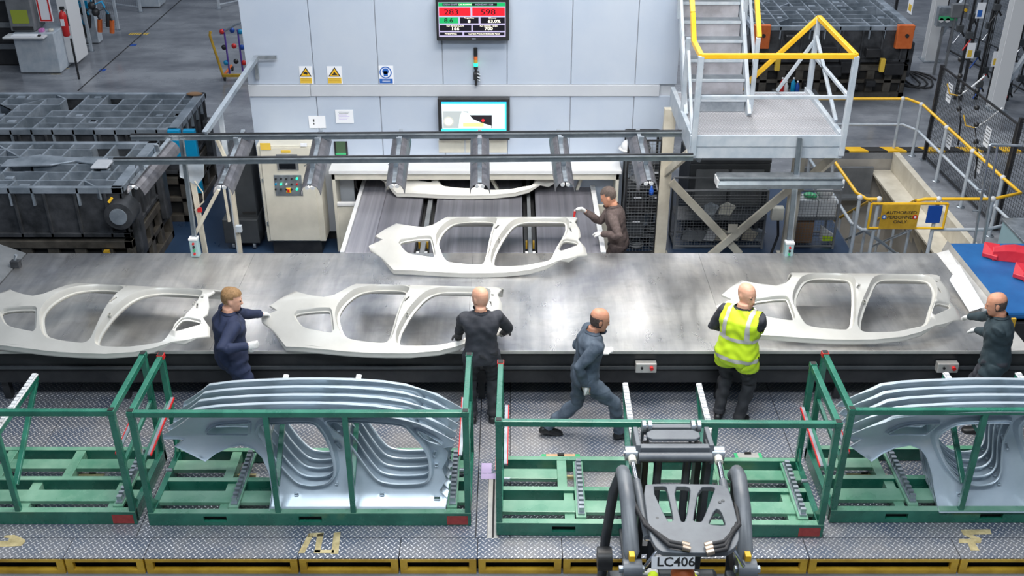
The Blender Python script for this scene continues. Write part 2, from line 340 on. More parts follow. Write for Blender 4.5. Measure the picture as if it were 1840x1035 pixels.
# ------------------------------------------------------ infeed belts
CZ = .93; CY0 = TY1 + .02; CY1 = WY + 2.2
cv = thing('belt_conveyor', 'flat grey infeed conveyor of streaked belts with white side rails', 'conveyor', (-.4, 13.8, 0))
def cx(px): return at(px, 450, z=CZ).x
for a, b, m in ((621, 668, 'belt2'), (668.6, 744, 'belt'), (772, 940, 'belt'), (966, 1078, 'belt')):
    x0, x1 = cx(a), cx(b); n = 10
    pr = [(CY1, CZ)] + [(CY0 + .09 + .09 * math.sin(-t * math.pi / n) * 1, CZ - .09 + .09 * math.cos(t * math.pi / n)) for t in range(n + 1)] + [(CY1, CZ - .18)]
    MB().prism([(x0, y, z) for y, z in pr], (x1 - x0, 0, 0)).build('belt', M[m], cv)
for a, b in ((746, 753), (763, 770), (942, 949), (957, 964)):
    B('slot_rail', M['black'], cv, (cx(a), cx(b), CY0 + .05, CY1, CZ - .3, CZ - .12))
for a, b in ((753.5, 762.5), (949.5, 956.5)):
    B('centre_strip', M['mgrey'], cv, (cx(a), cx(b), CY0 + .05, CY1, CZ - .2, CZ - .03), bevel=.005)
    for s in (a - 3, b + 3):
        B('stop_pin', M['whiter'], cv, (cx(s) - .02, cx(s) + .02, CY0 + .04, CY0 + .1, CZ - .12, CZ - .01), bevel=.005)
        B('sensor_tip', M['dullyellow'], cv, (cx(s) - .012, cx(s) + .012, CY0 + .35, CY0 + .42, CZ - .1, CZ + .0))
B('side_rail', M['whiter'], cv, (cx(613), cx(620.5), CY0, CY1, CZ - .3, CZ + .035), bevel=.006)
B('side_rail', M['whiter'], cv, (cx(1078.5), cx(1088), CY0, CY1, CZ - .3, CZ + .035), bevel=.006)
for x in (cx(616), cx(1083)):
    for y in (CY0 + .1, CY1 - .5): B('leg', M['beige'], cv, (x - .03, x + .03, y, y + .06, 0.005, CZ - .3))
B('drive_box', M['dgrey'], cv, (cx(640), cx(1060), CY0 + .3, CY1 - .3, .25, CZ - .32))
# ------------------------------------------------------ steel table
TX0, TX1 = -6.5, 5.69
tb = thing('steel_table', 'long worn sheet steel table where the panels are lifted off', 'table', (-.4, 11.4, 0))
px_ = [TX0, -3.45, -.52, 2.5, TX1]
for i in range(4): B('top_plate', M['table'], tb, (px_[i] + .0015, px_[i + 1] - .0015, TY0, TY1, TZ - .012, TZ))
B('nosing', M['strip'], tb, (TX0, TX1 + .2, TY0 - .012, TY0 - .001, TZ - .035, TZ))
B('front_skirt', M['black'], tb, (TX0, TX1 + .3, TY0 + .03, TY0 + .06, TZ - .22, TZ - .036))
B('conduit_rail', M['dgrey'], tb, (TX0, TX1 + .3, TY0 + .0, TY0 + .03, TZ - .26, TZ - .22), bevel=.004)
B('lower_beam', M['black'], tb, (TX0, TX1 + .3, TY0 + .05, TY0 + .13, TZ - .47, TZ - .3), bevel=.004)
B('under_table_shade', M['black'], tb, (TX0, TX1, 10.95, TY1 - .05, .02, TZ - .02))  # solid black block standing for the shade under the table top
for k in range(9):
    x = TX0 + .5 + k * 1.4
    B('leg', M['black'], tb, (x, x + .08, TY0 + .12, TY0 + .2, PZ, TZ - .3))
for px in (1160, 1700):
    p = at(px, 655, y=TY0)
    s = B('switch_box', M['strip'], tb, (p.x - .12, p.x + .12, TY0 - .07, TY0 + .02, p.z - .07, p.z + .05), bevel=.008)
    MB().tube([(p.x + .06, TY0 - .1, p.z), (p.x + .06, TY0 - .06, p.z)], .022).build('stop_button', M['red'], s)
    MB().tube([(p.x - .05, TY0 - .085, p.z), (p.x - .05, TY0 - .06, p.z)], .015).build('start_button', M['ink'], s)
MB().prism([(TX1 + .005, TY0, TZ), (TX1 + .22, TY0, TZ + .01), (TX1 + .16, TY1, TZ + .05), (TX1 + .005, TY1, TZ)], (0, 0, -.03)).build('transfer_strip', M['strip'], tb)
# small tool on left end
t = thing('clamp_block', 'small grey clamp standing at the far left end of the steel table', 'clamp', at(30, 480, z=TZ))
p = at(30, 480, z=TZ)
B('body', M['castd'], t, (p.x - .06, p.x + .06, p.y - .04, p.y + .04, TZ, TZ + .1), bevel=.01)
MB().tube([(p.x, p.y, TZ + .1), (p.x + .03, p.y, TZ + .18)], .02).build('handle', M['galv'], t)
t = thing('side_chute', 'sloping grey steel chute off the left end of the steel table', 'chute', (-6.9, 12.2, 0))
MB().prism([(TX0 - .9, 11.2, 1.25), (TX0 - .9, TY1 + .1, 1.25), (TX0 - .02, TY1, TZ), (TX0 - .02, 11.2, TZ)], (0, 0, -.02)).build('chute_plate', M['mgrey'], t)
B('support_leg', M['dgrey'], t, (TX0 - .6, TX0 - .52, 12.3, 12.38, 0, 1.08))
# ------------------------------------------------------ blue belt conveyor on the right
BX0 = TX1 + .2; BZ = 1.0
bc = thing('blue_conveyor', 'wide conveyor with a bright blue belt at the right of the table', 'conveyor', (7.3, 12, 0))
BY0, BY1 = at(1780, 562, z=BZ).y, at(1700, 436, z=BZ).y
B('belt', M['bluebelt'], bc, (BX0 + .02, 9.4, BY0, BY1, BZ - .1, BZ), bevel=.03)
MB().prism([(BX0 - .03, BY0, BZ - .12), (BX0 - .03, BY1, BZ - .12), (BX0 + .018, BY1, BZ + .02), (BX0 + .018, BY0, BZ + .02)], (.0, 0, .015)).build('edge_rail', M['strip'], bc)
B('end_rail', M['white'], bc, (BX0 + .3, 9.4, BY0 - .09, BY0 - .02, BZ - .1, BZ - .02), bevel=.006)
B('frame', M['castb'], bc, (BX0 + .1, 9.4, BY0 + .2, BY1 - .1, .05, BZ - .12))
B('skirt', M['black'], bc, (BX0 + .1, 9.4, BY0 - .06, BY0 + .0, .1, BZ - .12))
p = at(1815, 600, y=BY0 - .1)
MB().bar(at(1822, 572, y=BY0 - .12), at(1812, 612, y=BY0 - .12), .05, .03).build('handle', M['dullyellow'], bc)
t = thing('guide_plate', 'pale upright guide plate between the steel table and the blue belt', 'plate', (BX0, 11.8, TZ))
qa, qb, qc = at(1722, 476, z=1.16), at(1768, 552, z=1.02), at(1742, 560, z=.98)
nn = (qb - qa).cross(qc - qa).normalized(); cc_ = Vector((0, 0, CAMZ)); dd = at(1706, 503, z=1) - cc_; qd = cc_ + dd * ((qa - cc_).dot(nn) / dd.dot(nn))
q = [qa, qb, qc, qd]
MB().prism(q, (.012, 0, 0.004)).build('blade', M['whiter'], t)
tag(t, t['label'], 'plate')
def red_press(px, py, label, ln, rz):
    p = at(px, py, z=BZ); t = thing('red_pressing', label, 'pressing', p)
    rings = []
    for k in range(9):
        u = k / 8; w_ = .10 + .08 * math.sin(u * 3.1) ; h = .16 + .04 * math.sin(u * 7)
        c = p + Vector((u * ln, .08 * math.sin(u * 4), 0))
        rings.append([c + Vector((0, -w_, 0)), c + Vector((0, -w_ * .8, h * .75)), c + Vector((0, -w_ * .2, h)), c + Vector((0, w_ * .5, h * .8)), c + Vector((0, w_, .0)), c + Vector((0, w_ * .4, h * .5)), c + Vector((0, -w_ * .3, h * .7)), c + Vector((0, -w_ * .7, h * .4))])
    MB().loft(rings, False).build('channel', M['redpart'], t, bevel=.008)
    MB().prism([p + Vector((-.12, -.05, .02)), p + Vector((.06, -.12, .02)), p + Vector((.1, .12, .1)), p + Vector((-.1, .1, .12))], (0, 0, .05)).build('end_tab', M['redpart'], t, bevel=.006)
    MB().prism([p + Vector((ln * .35, -.22, 0)), p + Vector((ln * .6, -.2, 0)), p + Vector((ln * .62, -.06, .12)), p + Vector((ln * .4, -.06, .12))], (0, 0, .02)).build('side_tab', M['redpart'], t, bevel=.006)
    t.rotation_euler.z = R(rz)
red_press(1780, 462, 'long red pressed steel part lying across the blue belt', 1.1, -16)
red_press(1836, 500, 'second red pressing nearer the camera, cut by the right edge', .7, -20)

# ================================================================ CAR BODY SIDE PANELS
US = .96
def smooth_closed(p, it=2):
    for _ in range(it):
        q = []
        for i in range(len(p)):
            a, b = p[i], p[(i + 1) % len(p)]
            q += [(a[0] * .78 + b[0] * .22, a[1] * .78 + b[1] * .22), (a[0] * .22 + b[0] * .78, a[1] * .22 + b[1] * .78)]
        p = q
    return p
OUT = [(-1.865, .84), (-1.89, .785), (-1.70, .74), (-1.81, .655), (-1.68, .545), (-1.54, .44), (-1.43, .52), (-1.30, .58), (-1.15, .61), (-1.03, .56), (-.95, .46), (-.885, .30), (-.855, .12), (-.86, .0),
       (-.4, 0), (.2, 0), (.6, 0), (.97, 0), (.985, .06), (.90, .13), (.97, .24), (.93, .36), (.99, .50), (1.0, .60), (.96, .66), (1.06, .73), (1.085, .815), (.95, .885), (.82, .945), (.7, 1.0), (.51, 1.07), (.29, 1.125), (-.04, 1.16), (-.32, 1.168), (-.58, 1.168), (-.8, 1.16), (-1.04, 1.145), (-1.3, 1.125), (-1.52, 1.10), (-1.58, 1.04), (-1.72, .94)]
H_REAR = [(-.94, .80), (-.90, .68), (-.76, .42), (-.65, .30), (-.56, .23), (-.42, .21), (-.27, .23), (-.19, .32), (-.21, .52), (-.28, .9), (-.32, 1.03), (-.44, 1.035), (-.68, 1.02), (-.83, 1.0), (-.89, .92)]
H_FRONT = [(-.185, 1.045), (-.17, .96), (-.11, .84), (0, .66), (.08, .50), (.17, .36), (.27, .255), (.44, .225), (.74, .235), (.80, .29), (.80, .52), (.73, .70), (.65, .84), (.585, .98), (.45, 1.01), (.24, 1.045), (.02, 1.055), (-.13, 1.055)]
H_QW = [(-1.46, .82), (-1.44, .795), (-1.25, .785), (-1.06, .775), (-1.045, .79), (-.99, .975), (-1.0, .985), (-1.12, .975), (-1.30, .95), (-1.38, .91)]
H_QL = [(.70, .88), (.71, .84), (.77, .745), (.945, .71), (.955, .73), (.84, .815), (.72, .885)]
PV = [(-.1, .15), (0, .17), (.08, .25), (.2, .31), (.45, .37), (.7, .33), (.95, .17), (1.06, .07), (1.16, 0), (1.3, -.06)]
def prof(v):
    for (a, x), (b, y) in zip(PV, PV[1:]):
        if v <= b:
            i = PV.index((a, x)); p0 = PV[max(i - 1, 0)]; p3 = PV[min(i + 2, len(PV) - 1)]
            m1 = (y - p0[1]) / (b - p0[0]); m2 = (p3[1] - x) / (p3[0] - a); h = b - a; t = max(0, (v - a) / h)
            return (2 * t**3 - 3 * t * t + 1) * x + (t**3 - 2 * t * t + t) * h * m1 + (-2 * t**3 + 3 * t * t) * y + (t**3 - t * t) * h * m2
    return PV[-1][1]
def surf(u, v):
    z = prof(v)
    t_ = min(1, max(0, (v - .15) / .6)); z -= .2 * max(0, (-1.2 - u)) ** 1.5 + .45 * max(0, u - .4) ** 2 * t_ * t_ * (3 - 2 * t_)
    z -= .012 * max(0, 1 - abs(v - (.74 + .03 * u)) / .02) * (1 if u < -.98 else 0)    # belt crease behind the rear door
    return z
def offset_poly(p, d):
    n = len(p); out = []; A = sum(p[i][0] * p[(i + 1) % n][1] - p[(i + 1) % n][0] * p[i][1] for i in range(n)); s = 1 if A > 0 else -1
    for i in range(n):
        a, b = Vector(p[i - 1]), Vector(p[(i + 1) % n]); t = (b - a).normalized(); out.append((p[i][0] + s * t.y * d, p[i][1] - s * t.x * d))
    return out
def inside(q, poly):
    c = False; n = len(poly); x, y = q
    for i in range(n):
        x1, y1 = poly[i]; x2, y2 = poly[i - 1]
        if (y1 > y) != (y2 > y) and x < (x2 - x1) * (y - y1) / (y2 - y1) + x1: c = not c
    return c
def panel_mesh():
    out = OUT
    holes = [(smooth_closed(H_REAR), .05, .075), (smooth_closed(H_FRONT), .05, .075), (smooth_closed(H_QW, 1), .024, .035), (smooth_closed(H_QL, 1), .02, .03)]
    for cu, cv_, w_, h_, an in ((-.145, .60, .045, .012, -60), (-.115, .80, .014, .014, 0), (.865, .55, .035, .010, 75), (.875, .40, .014, .014, 0), (-.18, .20, .014, .012, 0), (.88, .07, .03, .012, 0), (.3, .10, .02, .01, 0), (-.6, .10, .02, .01, 0)):
        ca, sa = math.cos(R(an)), math.sin(R(an)); holes.append(([(cu + x * ca - y * sa, cv_ + x * sa + y * ca) for x, y in ((-w_, -h_), (w_, -h_), (w_, h_), (-w_, h_))], .003, .006))
    P = []; E = []
    def ring(p):
        b = len(P); P.extend(Vector(q) for q in p); E.extend((b + i, b + (i + 1) % len(p)) for i in range(len(p))); return b
    ring(out); big = []
    for h, o, d in holes: g = offset_poly(h, o); big.append(g); ring(g)
    u = -1.86
    while u < 1.08:
        v = .03
        while v < 1.16:
            q = (u, v)
            if inside(q, out) and not any(inside(q, g) for g in big) and min((P[k] - Vector(q)).length for k in range(len(P))) > .028: P.append(Vector(q))
            v += .055
        u += .07
    V, _, T, *_ = delaunay_2d_cdt([p.copy() for p in P], E, [], 0, 1e-5)
    vs = [(v.x * US, -v.y, surf(v.x, v.y)) for v in V]; fs = []
    for t in T:
        c = sum((V[i] for i in t), Vector((0, 0))) / len(t)
        if inside(c, out) and not any(inside(c, g) for g in big): fs.append(tuple(t))
    mb = MB(); mb.add(vs, fs, True)
    def strip(rings):
        n = len(rings[0]); m = len(rings)
        mb.add([p for r in rings for p in r], [(i * n + k, i * n + (k + 1) % n, (i + 1) * n + (k + 1) % n, (i + 1) * n + k) for i in range(m - 1) for k in range(n)], True)
    for (h, o, d), g in zip(holes, big):
        r0 = [(a * US, -b, surf(a, b)) for a, b in g]
        g1 = offset_poly(h, o * .72); r1 = [(a * US, -b, surf(a, b) - d * .35) for a, b in g1]
        g2 = offset_poly(h, o * .5); r2 = [(a * US, -b, surf(a, b) - d * .95) for a, b in g2]
        r3 = [(a * US, -b, surf(a, b) - d) for a, b in h]
        r4 = [(a * US, -b, surf(a, b) - d - .025) for a, b in h]
        strip([r0, r1, r2, r3, r4])
    o1 = offset_poly(out, .006)
    def fl_(v): return .10 if v < .03 else .02
    o2 = offset_poly(out, .022); r0, r1, r2, r3 = [], [], [], []
    for (a, b), (a1, b1), (a2, b2) in zip(out, o1, o2):
        z = surf(a, b); r0.append((a * US, -b, z))
        if b > 1.02 or (b > .93 and a > .8): r1.append((a2 * US, -b2, z - .014)); r2.append((a2 * US, -b2, z - .062)); r3.append((a2 * US + .0, -b2 - .008, z - .075))
        else: r1.append((a1 * US, -b1, z - fl_(b) * .4)); r2.append((a1 * US, -b1, z - fl_(b) * .9)); r3.append((a1 * US, -b1, z - fl_(b)))
    strip([r0, r1, r2, r3])
    return mb
_pm = panel_mesh()
PANEL = _pm.build('body_side_panel', M['panel'])
me = PANEL.data
bm = bmesh.new(); bm.from_mesh(me); bmesh.ops.remove_doubles(bm, verts=bm.verts, dist=.0004); bmesh.ops.recalc_face_normals(bm, faces=bm.faces)
if sum(f.normal.z for f in bm.faces) < 0: bmesh.ops.reverse_faces(bm, faces=bm.faces)
bm.to_mesh(me); bm.free(); me.polygons.foreach_set('use_smooth', [True] * len(me.polygons)); me.set_sharp_from_angle(angle=R(38))
sm_ = PANEL.modifiers.new('s', 'SOLIDIFY'); sm_.thickness = .003; sm_.offset = -1
PMIN = min(v.co.z for v in me.vertices)
ME_B = me.copy(); ME_B.materials.clear(); ME_B.materials.append(M['panelb'])
first_ = [True]
def put_panel(loc, rot, label, group=None, rack=False):
    o = PANEL if first_[0] else PANEL.copy()
    if not first_[0]: COL.objects.link(o)
    first_[0] = False
    if rack: o.data = ME_B
    o.location = loc; o.rotation_euler = rot; tag(o, label, 'body panel', group); return o
def flat_panel(px, py, rz, label, dz=0, z=TZ, tilt=0):
    # px,py : where the panel's roof edge middle (u=-.35,v=1.16) is seen
    p = at(px, py, z=z - PMIN + surf(-.35, 1.16) + .0); a = R(rz); off = Vector((-.35 * US, -1.16, 0)); off.rotate(Euler((0, 0, a)))
    q = p - off; put_panel((q.x, q.y, z - PMIN + dz + .004), (R(tilt), 0, a), label)
flat_panel(865, 487, 0, 'pale car body side panel coming off the belts onto the back of the table')
flat_panel(146, 630, -5.5, 'pale car body side panel lying at the left end of the table')
flat_panel(690, 630, -3, 'pale car body side panel between the navy overalls man and the bald man')
flat_panel(1525, 610, -1.5, 'pale car body side panel held between the hi-vis man and the man in slate shirt', dz=.03)
put_panel((at(890, 345, z=1.0).x, 15.72, CZ - PMIN + .01), (0, 0, 0), 'cream body side panel just emerging from under the press hood')

# ================================================================ RACKS
def make_rack():
    t = thing('panel_rack', '', 'rack', (0, 0, 0), 'green steel panel racks on the platform')
    W, D, H = 3.22, 1.06, 1.38; G = M['green']; LG = M['palegreen']
    def bx(n, m, *b, **k): return B(n, m, t, *b, **k)
    bx('base_beam', G, (0, .55, 0, .07, .0, .15), (.78, 1.5, 0, .07, 0, .15), (.55, .78, 0, .07, 0, .045), (.55, .78, 0, .07, .115, .15), (1.5, 1.73, 0, .07, 0, .045), (1.5, 1.73, 0, .07, .115, .15), (1.73, W, 0, .07, 0, .15))
    bx('slot_shade', M['ink'], (.55, .78, .05, .065, .045, .115), (1.5, 1.73, .05, .065, .045, .115))  # black sheets standing for the dark inside of the fork slots
    bx('base_beam', G, (.06, W - .06, .50, .56, .0, .15), bevel=.005)
    bx('base_beam', G, (.06, W - .06, D - .06, D, .0, .15), bevel=.005)
    bx('side_beam', G, (0, .06, .07, D, 0, .15), bevel=.005); bx('side_beam', G, (W - .06, W, .07, D, 0, .15), bevel=.005)
    bx('deck_plate', LG, (.06, W - .06, .18, .36, .1, .145), bevel=.004)
    bx('lit_top', LG, (0, W, .0, .07, .15, .156)); bx('lit_top', LG, (.06, W - .06, .50, .56, .15, .156)); bx('lit_top', LG, (.06, W - .06, D - .06, D, .15, .156))  # thin sheets added to give the beams their lighter, lit top faces
    for x in (.62, 1.55, 2.28):
        bx('cross_beam', LG, (x, x + .10, .56, D - .06, .03, .15), bevel=.004)
    for x0, x1 in ((.06, .62), (1.65, 2.28), (2.38, W - .06)):
        bx('deck_plate', LG, (x0, x1, .70, .86, .1, .146), bevel=.004)
    for x in (.68, 2.0, 2.9): bx('cross_beam', LG, (x, x + .1, .07, .5, .02, .12))
    # corner posts
    for x in (.03, W - .03):
        for y in (.035, D - .035):
            p = MB().bar((x, y, .0), (x, y, H), .06).build('corner_post', G, t, bevel=.006)
            MB().box(x - .026, x + .026, y - .026, y + .026, H + .001, H + .006).build('post_end', M['ink'], p)
            MB().box(x - .034, x + .034, y - .034, y + .034, H - .05, H - .002).build('post_collar', M['green'], p) if y < .5 else MB().box(x - .034, x + .034, y - .034, y + .034, H - .05, H - .002).build('painted_collar', M['red' if x < 1 else 'green'], p, label='red painted collar' if x < 1 else None)
        sr = MB().bar((x, .07, H - .035), (x, D - .07, H - .035), .055, .06).build('side_rail', G, t, bevel=.005)
        MB().bar((x, .07, .72), (x, D - .07, .80), .035, .045).build('side_rail', G, t, bevel=.004)
        s = 1 if x < 1 else -1
        MB().bar((x + s * .06, .10, .80), (x + s * .06, D - .10, .88), .03, .02).build('guide_strip', M['galv'], t)
        MB().bar((x + s * .08, .10, .80), (x + s * .08, D - .10, .88), .010, .026).build('guide_edge', M['red'], t)
        MB().prism([(x, .07, .15), (x, .2, .15), (x, .07, .30)], (s * .02, 0, 0)).build('gusset', G, t)
        MB().prism([(x, D - .06, .15), (x, D - .22, .15), (x, D - .06, .34)], (s * .02, 0, 0)).build('gusset', G, t)
        MB().tube([(x + s * .04, .5, .3), (x + s * .1, .5, .3)], .02).build('latch_pin', M['galv'], t)
    bx('top_rail', G, (.06, W - .06, .005, .06, H - .065, H - .005), bevel=.006)
    B('red_mark', mat('faded_red_paint', (.28, .03, .03), .5, 0, (.42, .06, .05), 12), t, (W - .24, W - .03, -.002, .0, .01, .12))
    for x in (1.30, 2.05):
        HC = 1.14
        c = MB().bar((x, .06, HC - .04), (x, 1.0, HC - .04), .05, .06).build('locator_arm', G, t, bevel=.004)
        mb = MB()
        for k in range(15): mb.box(x - .022, x + .022, .07 + k * .062, .115 + k * .062, HC - .01, HC + .022)
        mb.box(x - .028, x + .028, .06, 1.0, HC - .012, HC + .004); mb.build('locator_comb', M['whiter'], c, bevel=.003)
        MB().bar((x, .03, .15), (x, .03, H - .06), .055, .05).build('strut', G, t, bevel=.004)
        MB().bar((x, .10, .42), (x, .96, HC - .07), .05, .04).build('strut', G, t, bevel=.004)
    for x in (.84, 3.03):
        c = bx('base_runner', LG, (x - .05, x + .05, .07, .95, .15, .175))
        mb = MB()
        for k in range(12): mb.box(x - .02, x + .03, .12 + k * .068, .155 + k * .068, .19, .25)
        mb.box(x - .03, x + .035, .1, .93, .175, .195); mb.build('base_comb', M['galv'], c)
    return t
rk = make_rack()
RK = [((-6.98, 8.22), 0, 'empty green steel panel rack cut by the left edge of the photo'),
      ((-3.63, 8.20), 0, 'green steel rack holding panels nearest the large yellow figure 2'),
      ((-.155, 8.06), -.6, 'empty green steel panel rack the lift truck is about to pick up'),
      ((3.19, 8.24), 0, 'green steel rack holding panels at the right edge of the photo')]
for i, ((x, y), rz, lab) in enumerate(RK):
    o = rk if i == 0 else copy_tree(rk)
    o.location = (x, y, PZ + .005); o.rotation_euler.z = R(rz); o['label'] = lab
ORDI = ['frontmost', 'second from the front', 'middle', 'second from the back', 'rearmost']
for xc, rackn, g in ((-1.60, 'of the upright panels in the rack above the yellow figure 2', 'panels standing in the left loaded rack'), (5.09, 'of the upright panels in the rack at the right edge', 'panels standing in the right loaded rack')):
    for k in range(5):
        # roof nearest the camera, sill resting on the runners
        put_panel((xc + .012 * k, 8.15 + .1375 * k, PZ + .168), (R(-98), 0, 0), ORDI[k] + ' ' + rackn, g, rack=True)

# ================================================================ PLATFORM
P0 = at(500, 1003, z=PZ).y
pl = thing('checker_plate_platform', 'raised steel checker plate platform under the racks with yellow edge', 'platform', (0, 9, 0))
jx = [-9.5, at(120, 990, z=PZ).x, at(263, 990, z=PZ).x, at(538, 990, z=PZ).x, at(718, 990, z=PZ).x, at(858, 990, z=PZ).x, at(1010, 990, z=PZ).x, at(1222, 990, z=PZ).x, at(1450, 990, z=PZ).x, at(1720, 990, z=PZ).x, 9.5]
PL2 = 8.02
for a, b in zip(jx, jx[1:]):
    B('tread_plate', M['checker'], pl, (a + .004, b - .004, P0, PL2, PZ - .012, PZ))
for a, b in ((-9.5, -5.2), (-5.2, -3.72), (-3.72, -.36), (-.02, 3.08), (3.08, 6.2), (6.2, 9.5)):
    for y0, y1 in ((PL2 + .006, 9.3), (9.306, 10.9)):
        B('tread_plate', M['checker'], pl, (a + .004, b - .004, y0, y1, PZ - .012, PZ))
B('tread_plate', M['checker'], pl, (-.354, -.024, 9.02, 10.9, PZ - .012, PZ)); 
B('tread_plate', M['checker'], pl, (-.354, -.25, PL2 + .006, 9.014, PZ - .012, PZ)); B('tread_plate', M['checker'], pl, (-.13, -.024, PL2 + .006, 9.014, PZ - .012, PZ))
B('slot_channel', M['strip'], pl, (-.245, -.20, PL2, 9.01, PZ - .02, PZ - .002), (-.18, -.135, PL2, 9.01, PZ - .02, PZ - .002), (-.205, -.175, PL2, 9.01, PZ - .04, PZ - .02))
B('paint_mark', mat('pink_chalk', (.75, .22, .18), .7), pl, (-.18, -.12, 9.08, 9.32, PZ, PZ + .002))
B('paint_mark', mat('lilac_chalk', (.5, .4, .62), .7), pl, (-.33, -.05, 8.93, 9.02, PZ, PZ + .0015), (-.33, -.22, 9.03, 9.2, PZ, PZ + .0015))
B('core', M['black'], pl, (-9.5, 9.5, P0 + .08, 10.85, .0, PZ - .013))
for i, (a, b) in enumerate(zip(jx, jx[1:])):
    B('edge_frame', M['dullyellow'], pl, (a + .01, b - .01, P0 - .004, P0 + .05, PZ - .05, PZ - .013), (a + .01, b - .01, P0 - .004, P0 + .05, .0, .05), (a + .01, a + .08, P0 - .004, P0 + .05, .05, PZ - .05), (b - .08, b - .01, P0 - .004, P0 + .05, .05, PZ - .05), bevel=.003)
def paint(polys, label):
    mb = MB()
    for q in polys: mb.prism([at(x, y, z=PZ + .0012) for x, y in q], (0, 0, .0012))
    return mb
t = paint([[(-5, 972), (14, 972), (17, 967), (6, 966), (10, 962), (26, 961), (44, 969), (46, 973), (38, 981), (-5, 983)]], '').build('painted_figure', M['tape'], None)
tag(t, 'worn yellow painted hook shape on the platform at the left edge', 'marking')
t = paint([[(536, 994), (555, 958), (565, 958), (547, 994)], [(555, 958), (582, 957), (580, 964), (553, 965)], [(582, 957), (575, 993), (565, 993), (570, 960)], [(565, 988), (600, 988), (600, 994), (564, 994)], [(600, 957), (612, 956), (608, 995), (595, 995)]], '').build('painted_figure', M['tape'], None)
tag(t, 'worn yellow painted figure 2 upside down on the platform', 'marking')
t = paint([[(1726, 952), (1779, 951), (1782, 960), (1731, 961)], [(1731, 961), (1745, 960), (1764, 968), (1748, 969)], [(1723, 968), (1764, 968), (1762, 976), (1723, 976)], [(1739, 976), (1752, 976), (1760, 989), (1744, 989)]], '').build('painted_figure', M['tape'], None)
tag(t, 'yellow painted figure 4 upside down on the platform at the right', 'marking')
# sensors and stencils on the platform
def floor_patch(px, py, w_, d_, label, cols, bar=False):
    p = at(px, py, z=PZ); t = thing('locating_plate', label, 'plate', p)
    B('backing', cols[0], t, (p.x - w_ / 2, p.x + w_ / 2, p.y - d_ / 2, p.y + d_ / 2, PZ + .001, PZ + .006))
    B('inset', cols[1], t, (p.x - w_ * .38, p.x + w_ * .38, p.y - d_ * .25, p.y + d_ * .5, PZ + .006, PZ + .009))
    B('sensor', M['ink'], t, (p.x - .035, p.x + .035, p.y + d_ * .3, p.y + d_ * .45, PZ + .009, PZ + .03))
    if bar: B('stop_bar', M['tape'], t, (p.x - w_ * .42, p.x + w_ * .42, p.y - d_ * .35, p.y - d_ * .1, PZ + .009, PZ + .05), bevel=.006)
rust = mat('orange_primer', (.55, .33, .18), .6, 0, (.66, .42, .25), 8)
floor_patch(193, 828, .26, .16, 'pale plate with orange patch beside the empty left rack base', [M['strip'], rust])
floor_patch(165, 857, .34, .09, 'narrow plate with two black sensors inside the empty left rack', [M['strip'], M['tape']], True)
floor_patch(1008, 827, .42, .2, 'green edged orange patch inside the empty rack by the truck', [M['greenlbl'], rust])
floor_patch(1005, 859, .48, .09, 'cream stop bar below the green edged orange patch', [M['strip'], M['tape']], True)
floor_patch(1345, 822, .3, .14, 'green sensor patch right of the truck mast', [M['greenlbl'], M['strip']])
floor_patch(1325, 861, .5, .1, 'cream stop bar behind the truck guard on its right', [M['strip'], M['tape']], True)
floor_patch(735, 828, .3, .14, 'plate with orange patch behind the panels of the left loaded rack', [M['strip'], rust])
floor_patch(1555, 857, .5, .1, 'cream stop bar under the fins of the right loaded rack', [M['strip'], M['tape']], True)
floor_patch(440, 857, .3, .09, 'cream stop bar seen through the wheel arch of the left loaded rack', [M['strip'], M['tape']], True)

# ================================================================ OVERHEAD LAMPS
LZ = 2.36
NY, FY = at(600, 290, z=LZ).y, at(600, 247, z=LZ).y
def rail(y, xa, xb, label, dy=0):
    t = thing('overhead_rail', label, 'rail', ((xa + xb) / 2, y, LZ), 'overhead lamp rails')
    a, b = (xa, y, LZ), (xb, y - dy, LZ)
    MB().bar(a, b, .05, .075).build('channel', M['railm'], t)
    MB().bar((xa, y - .035, LZ + .03), (xb, y - dy - .035, LZ + .03), .02, .014).build('lip', M['galv'], t)
    MB().bar((xa, y + .0, LZ + .045), (xb, y - dy, LZ + .045), .03, .014).build('slot', M['black'], t)
    return t
rail(NY, at(205, 290, y=NY).x, 2.30, 'near grey channel rail carrying the lamp hoods', -.14)
rail(FY, at(236, 247, y=FY).x, 2.28, 'far grey channel rail carrying the lamp hoods', -.14)
def make_hood(name='lamp_hood'):
    # channel shaped lamp hood along local -y .. +y, length 1.9
    t = thing(name, '', 'lamp', (0, 0, 0), 'hooded strip lamps under the rails')
    L = .98
    arc = [(-.128, -.15), (-.118, -.085), (-.09, -.03), (-.045, .0), (.045, .0), (.09, -.03), (.118, -.085), (.128, -.15)]
    prof_ = arc + [(x * .94, z - .008) for x, z in arc[::-1]]
    MB().loft([[(x, y, z) for x, z in prof_] for y in (-L, L)], False).build('reflector', M['hood'], t)
    B('spine', M['galv'], t, (-.026, .026, -L - .01, L + .02, .012, .032), bevel=.003)
    for s in (-1, 1):
        tu = MB().tube([(s * .035, -L + .02, -.045), (s * .035, L - .02, -.045)], .015, 8).build('lamp_tube', M['tube'], t)
        MB().tube([(s * .035, -L - .012, -.04), (s * .035, -L + .03, -.04)], .027, 10).build('end_cap', M['whiter'], t)
        MB().tube([(s * .035, L - .03, -.04), (s * .035, L + .012, -.04)], .027, 10).build('end_cap', M['whiter'], t)
    for y in (-.42, .42):
        B('hanger', M['galv'], t, (-.03, .03, y - .02, y + .02, .032, .13))
    MB().tube([(-.1, -.42, .05), (-.05, -.5, .12), (.02, -.45, .13), (.08, -.42, .06)], .006, 6).build('cable', M['galv'], t)
    return t
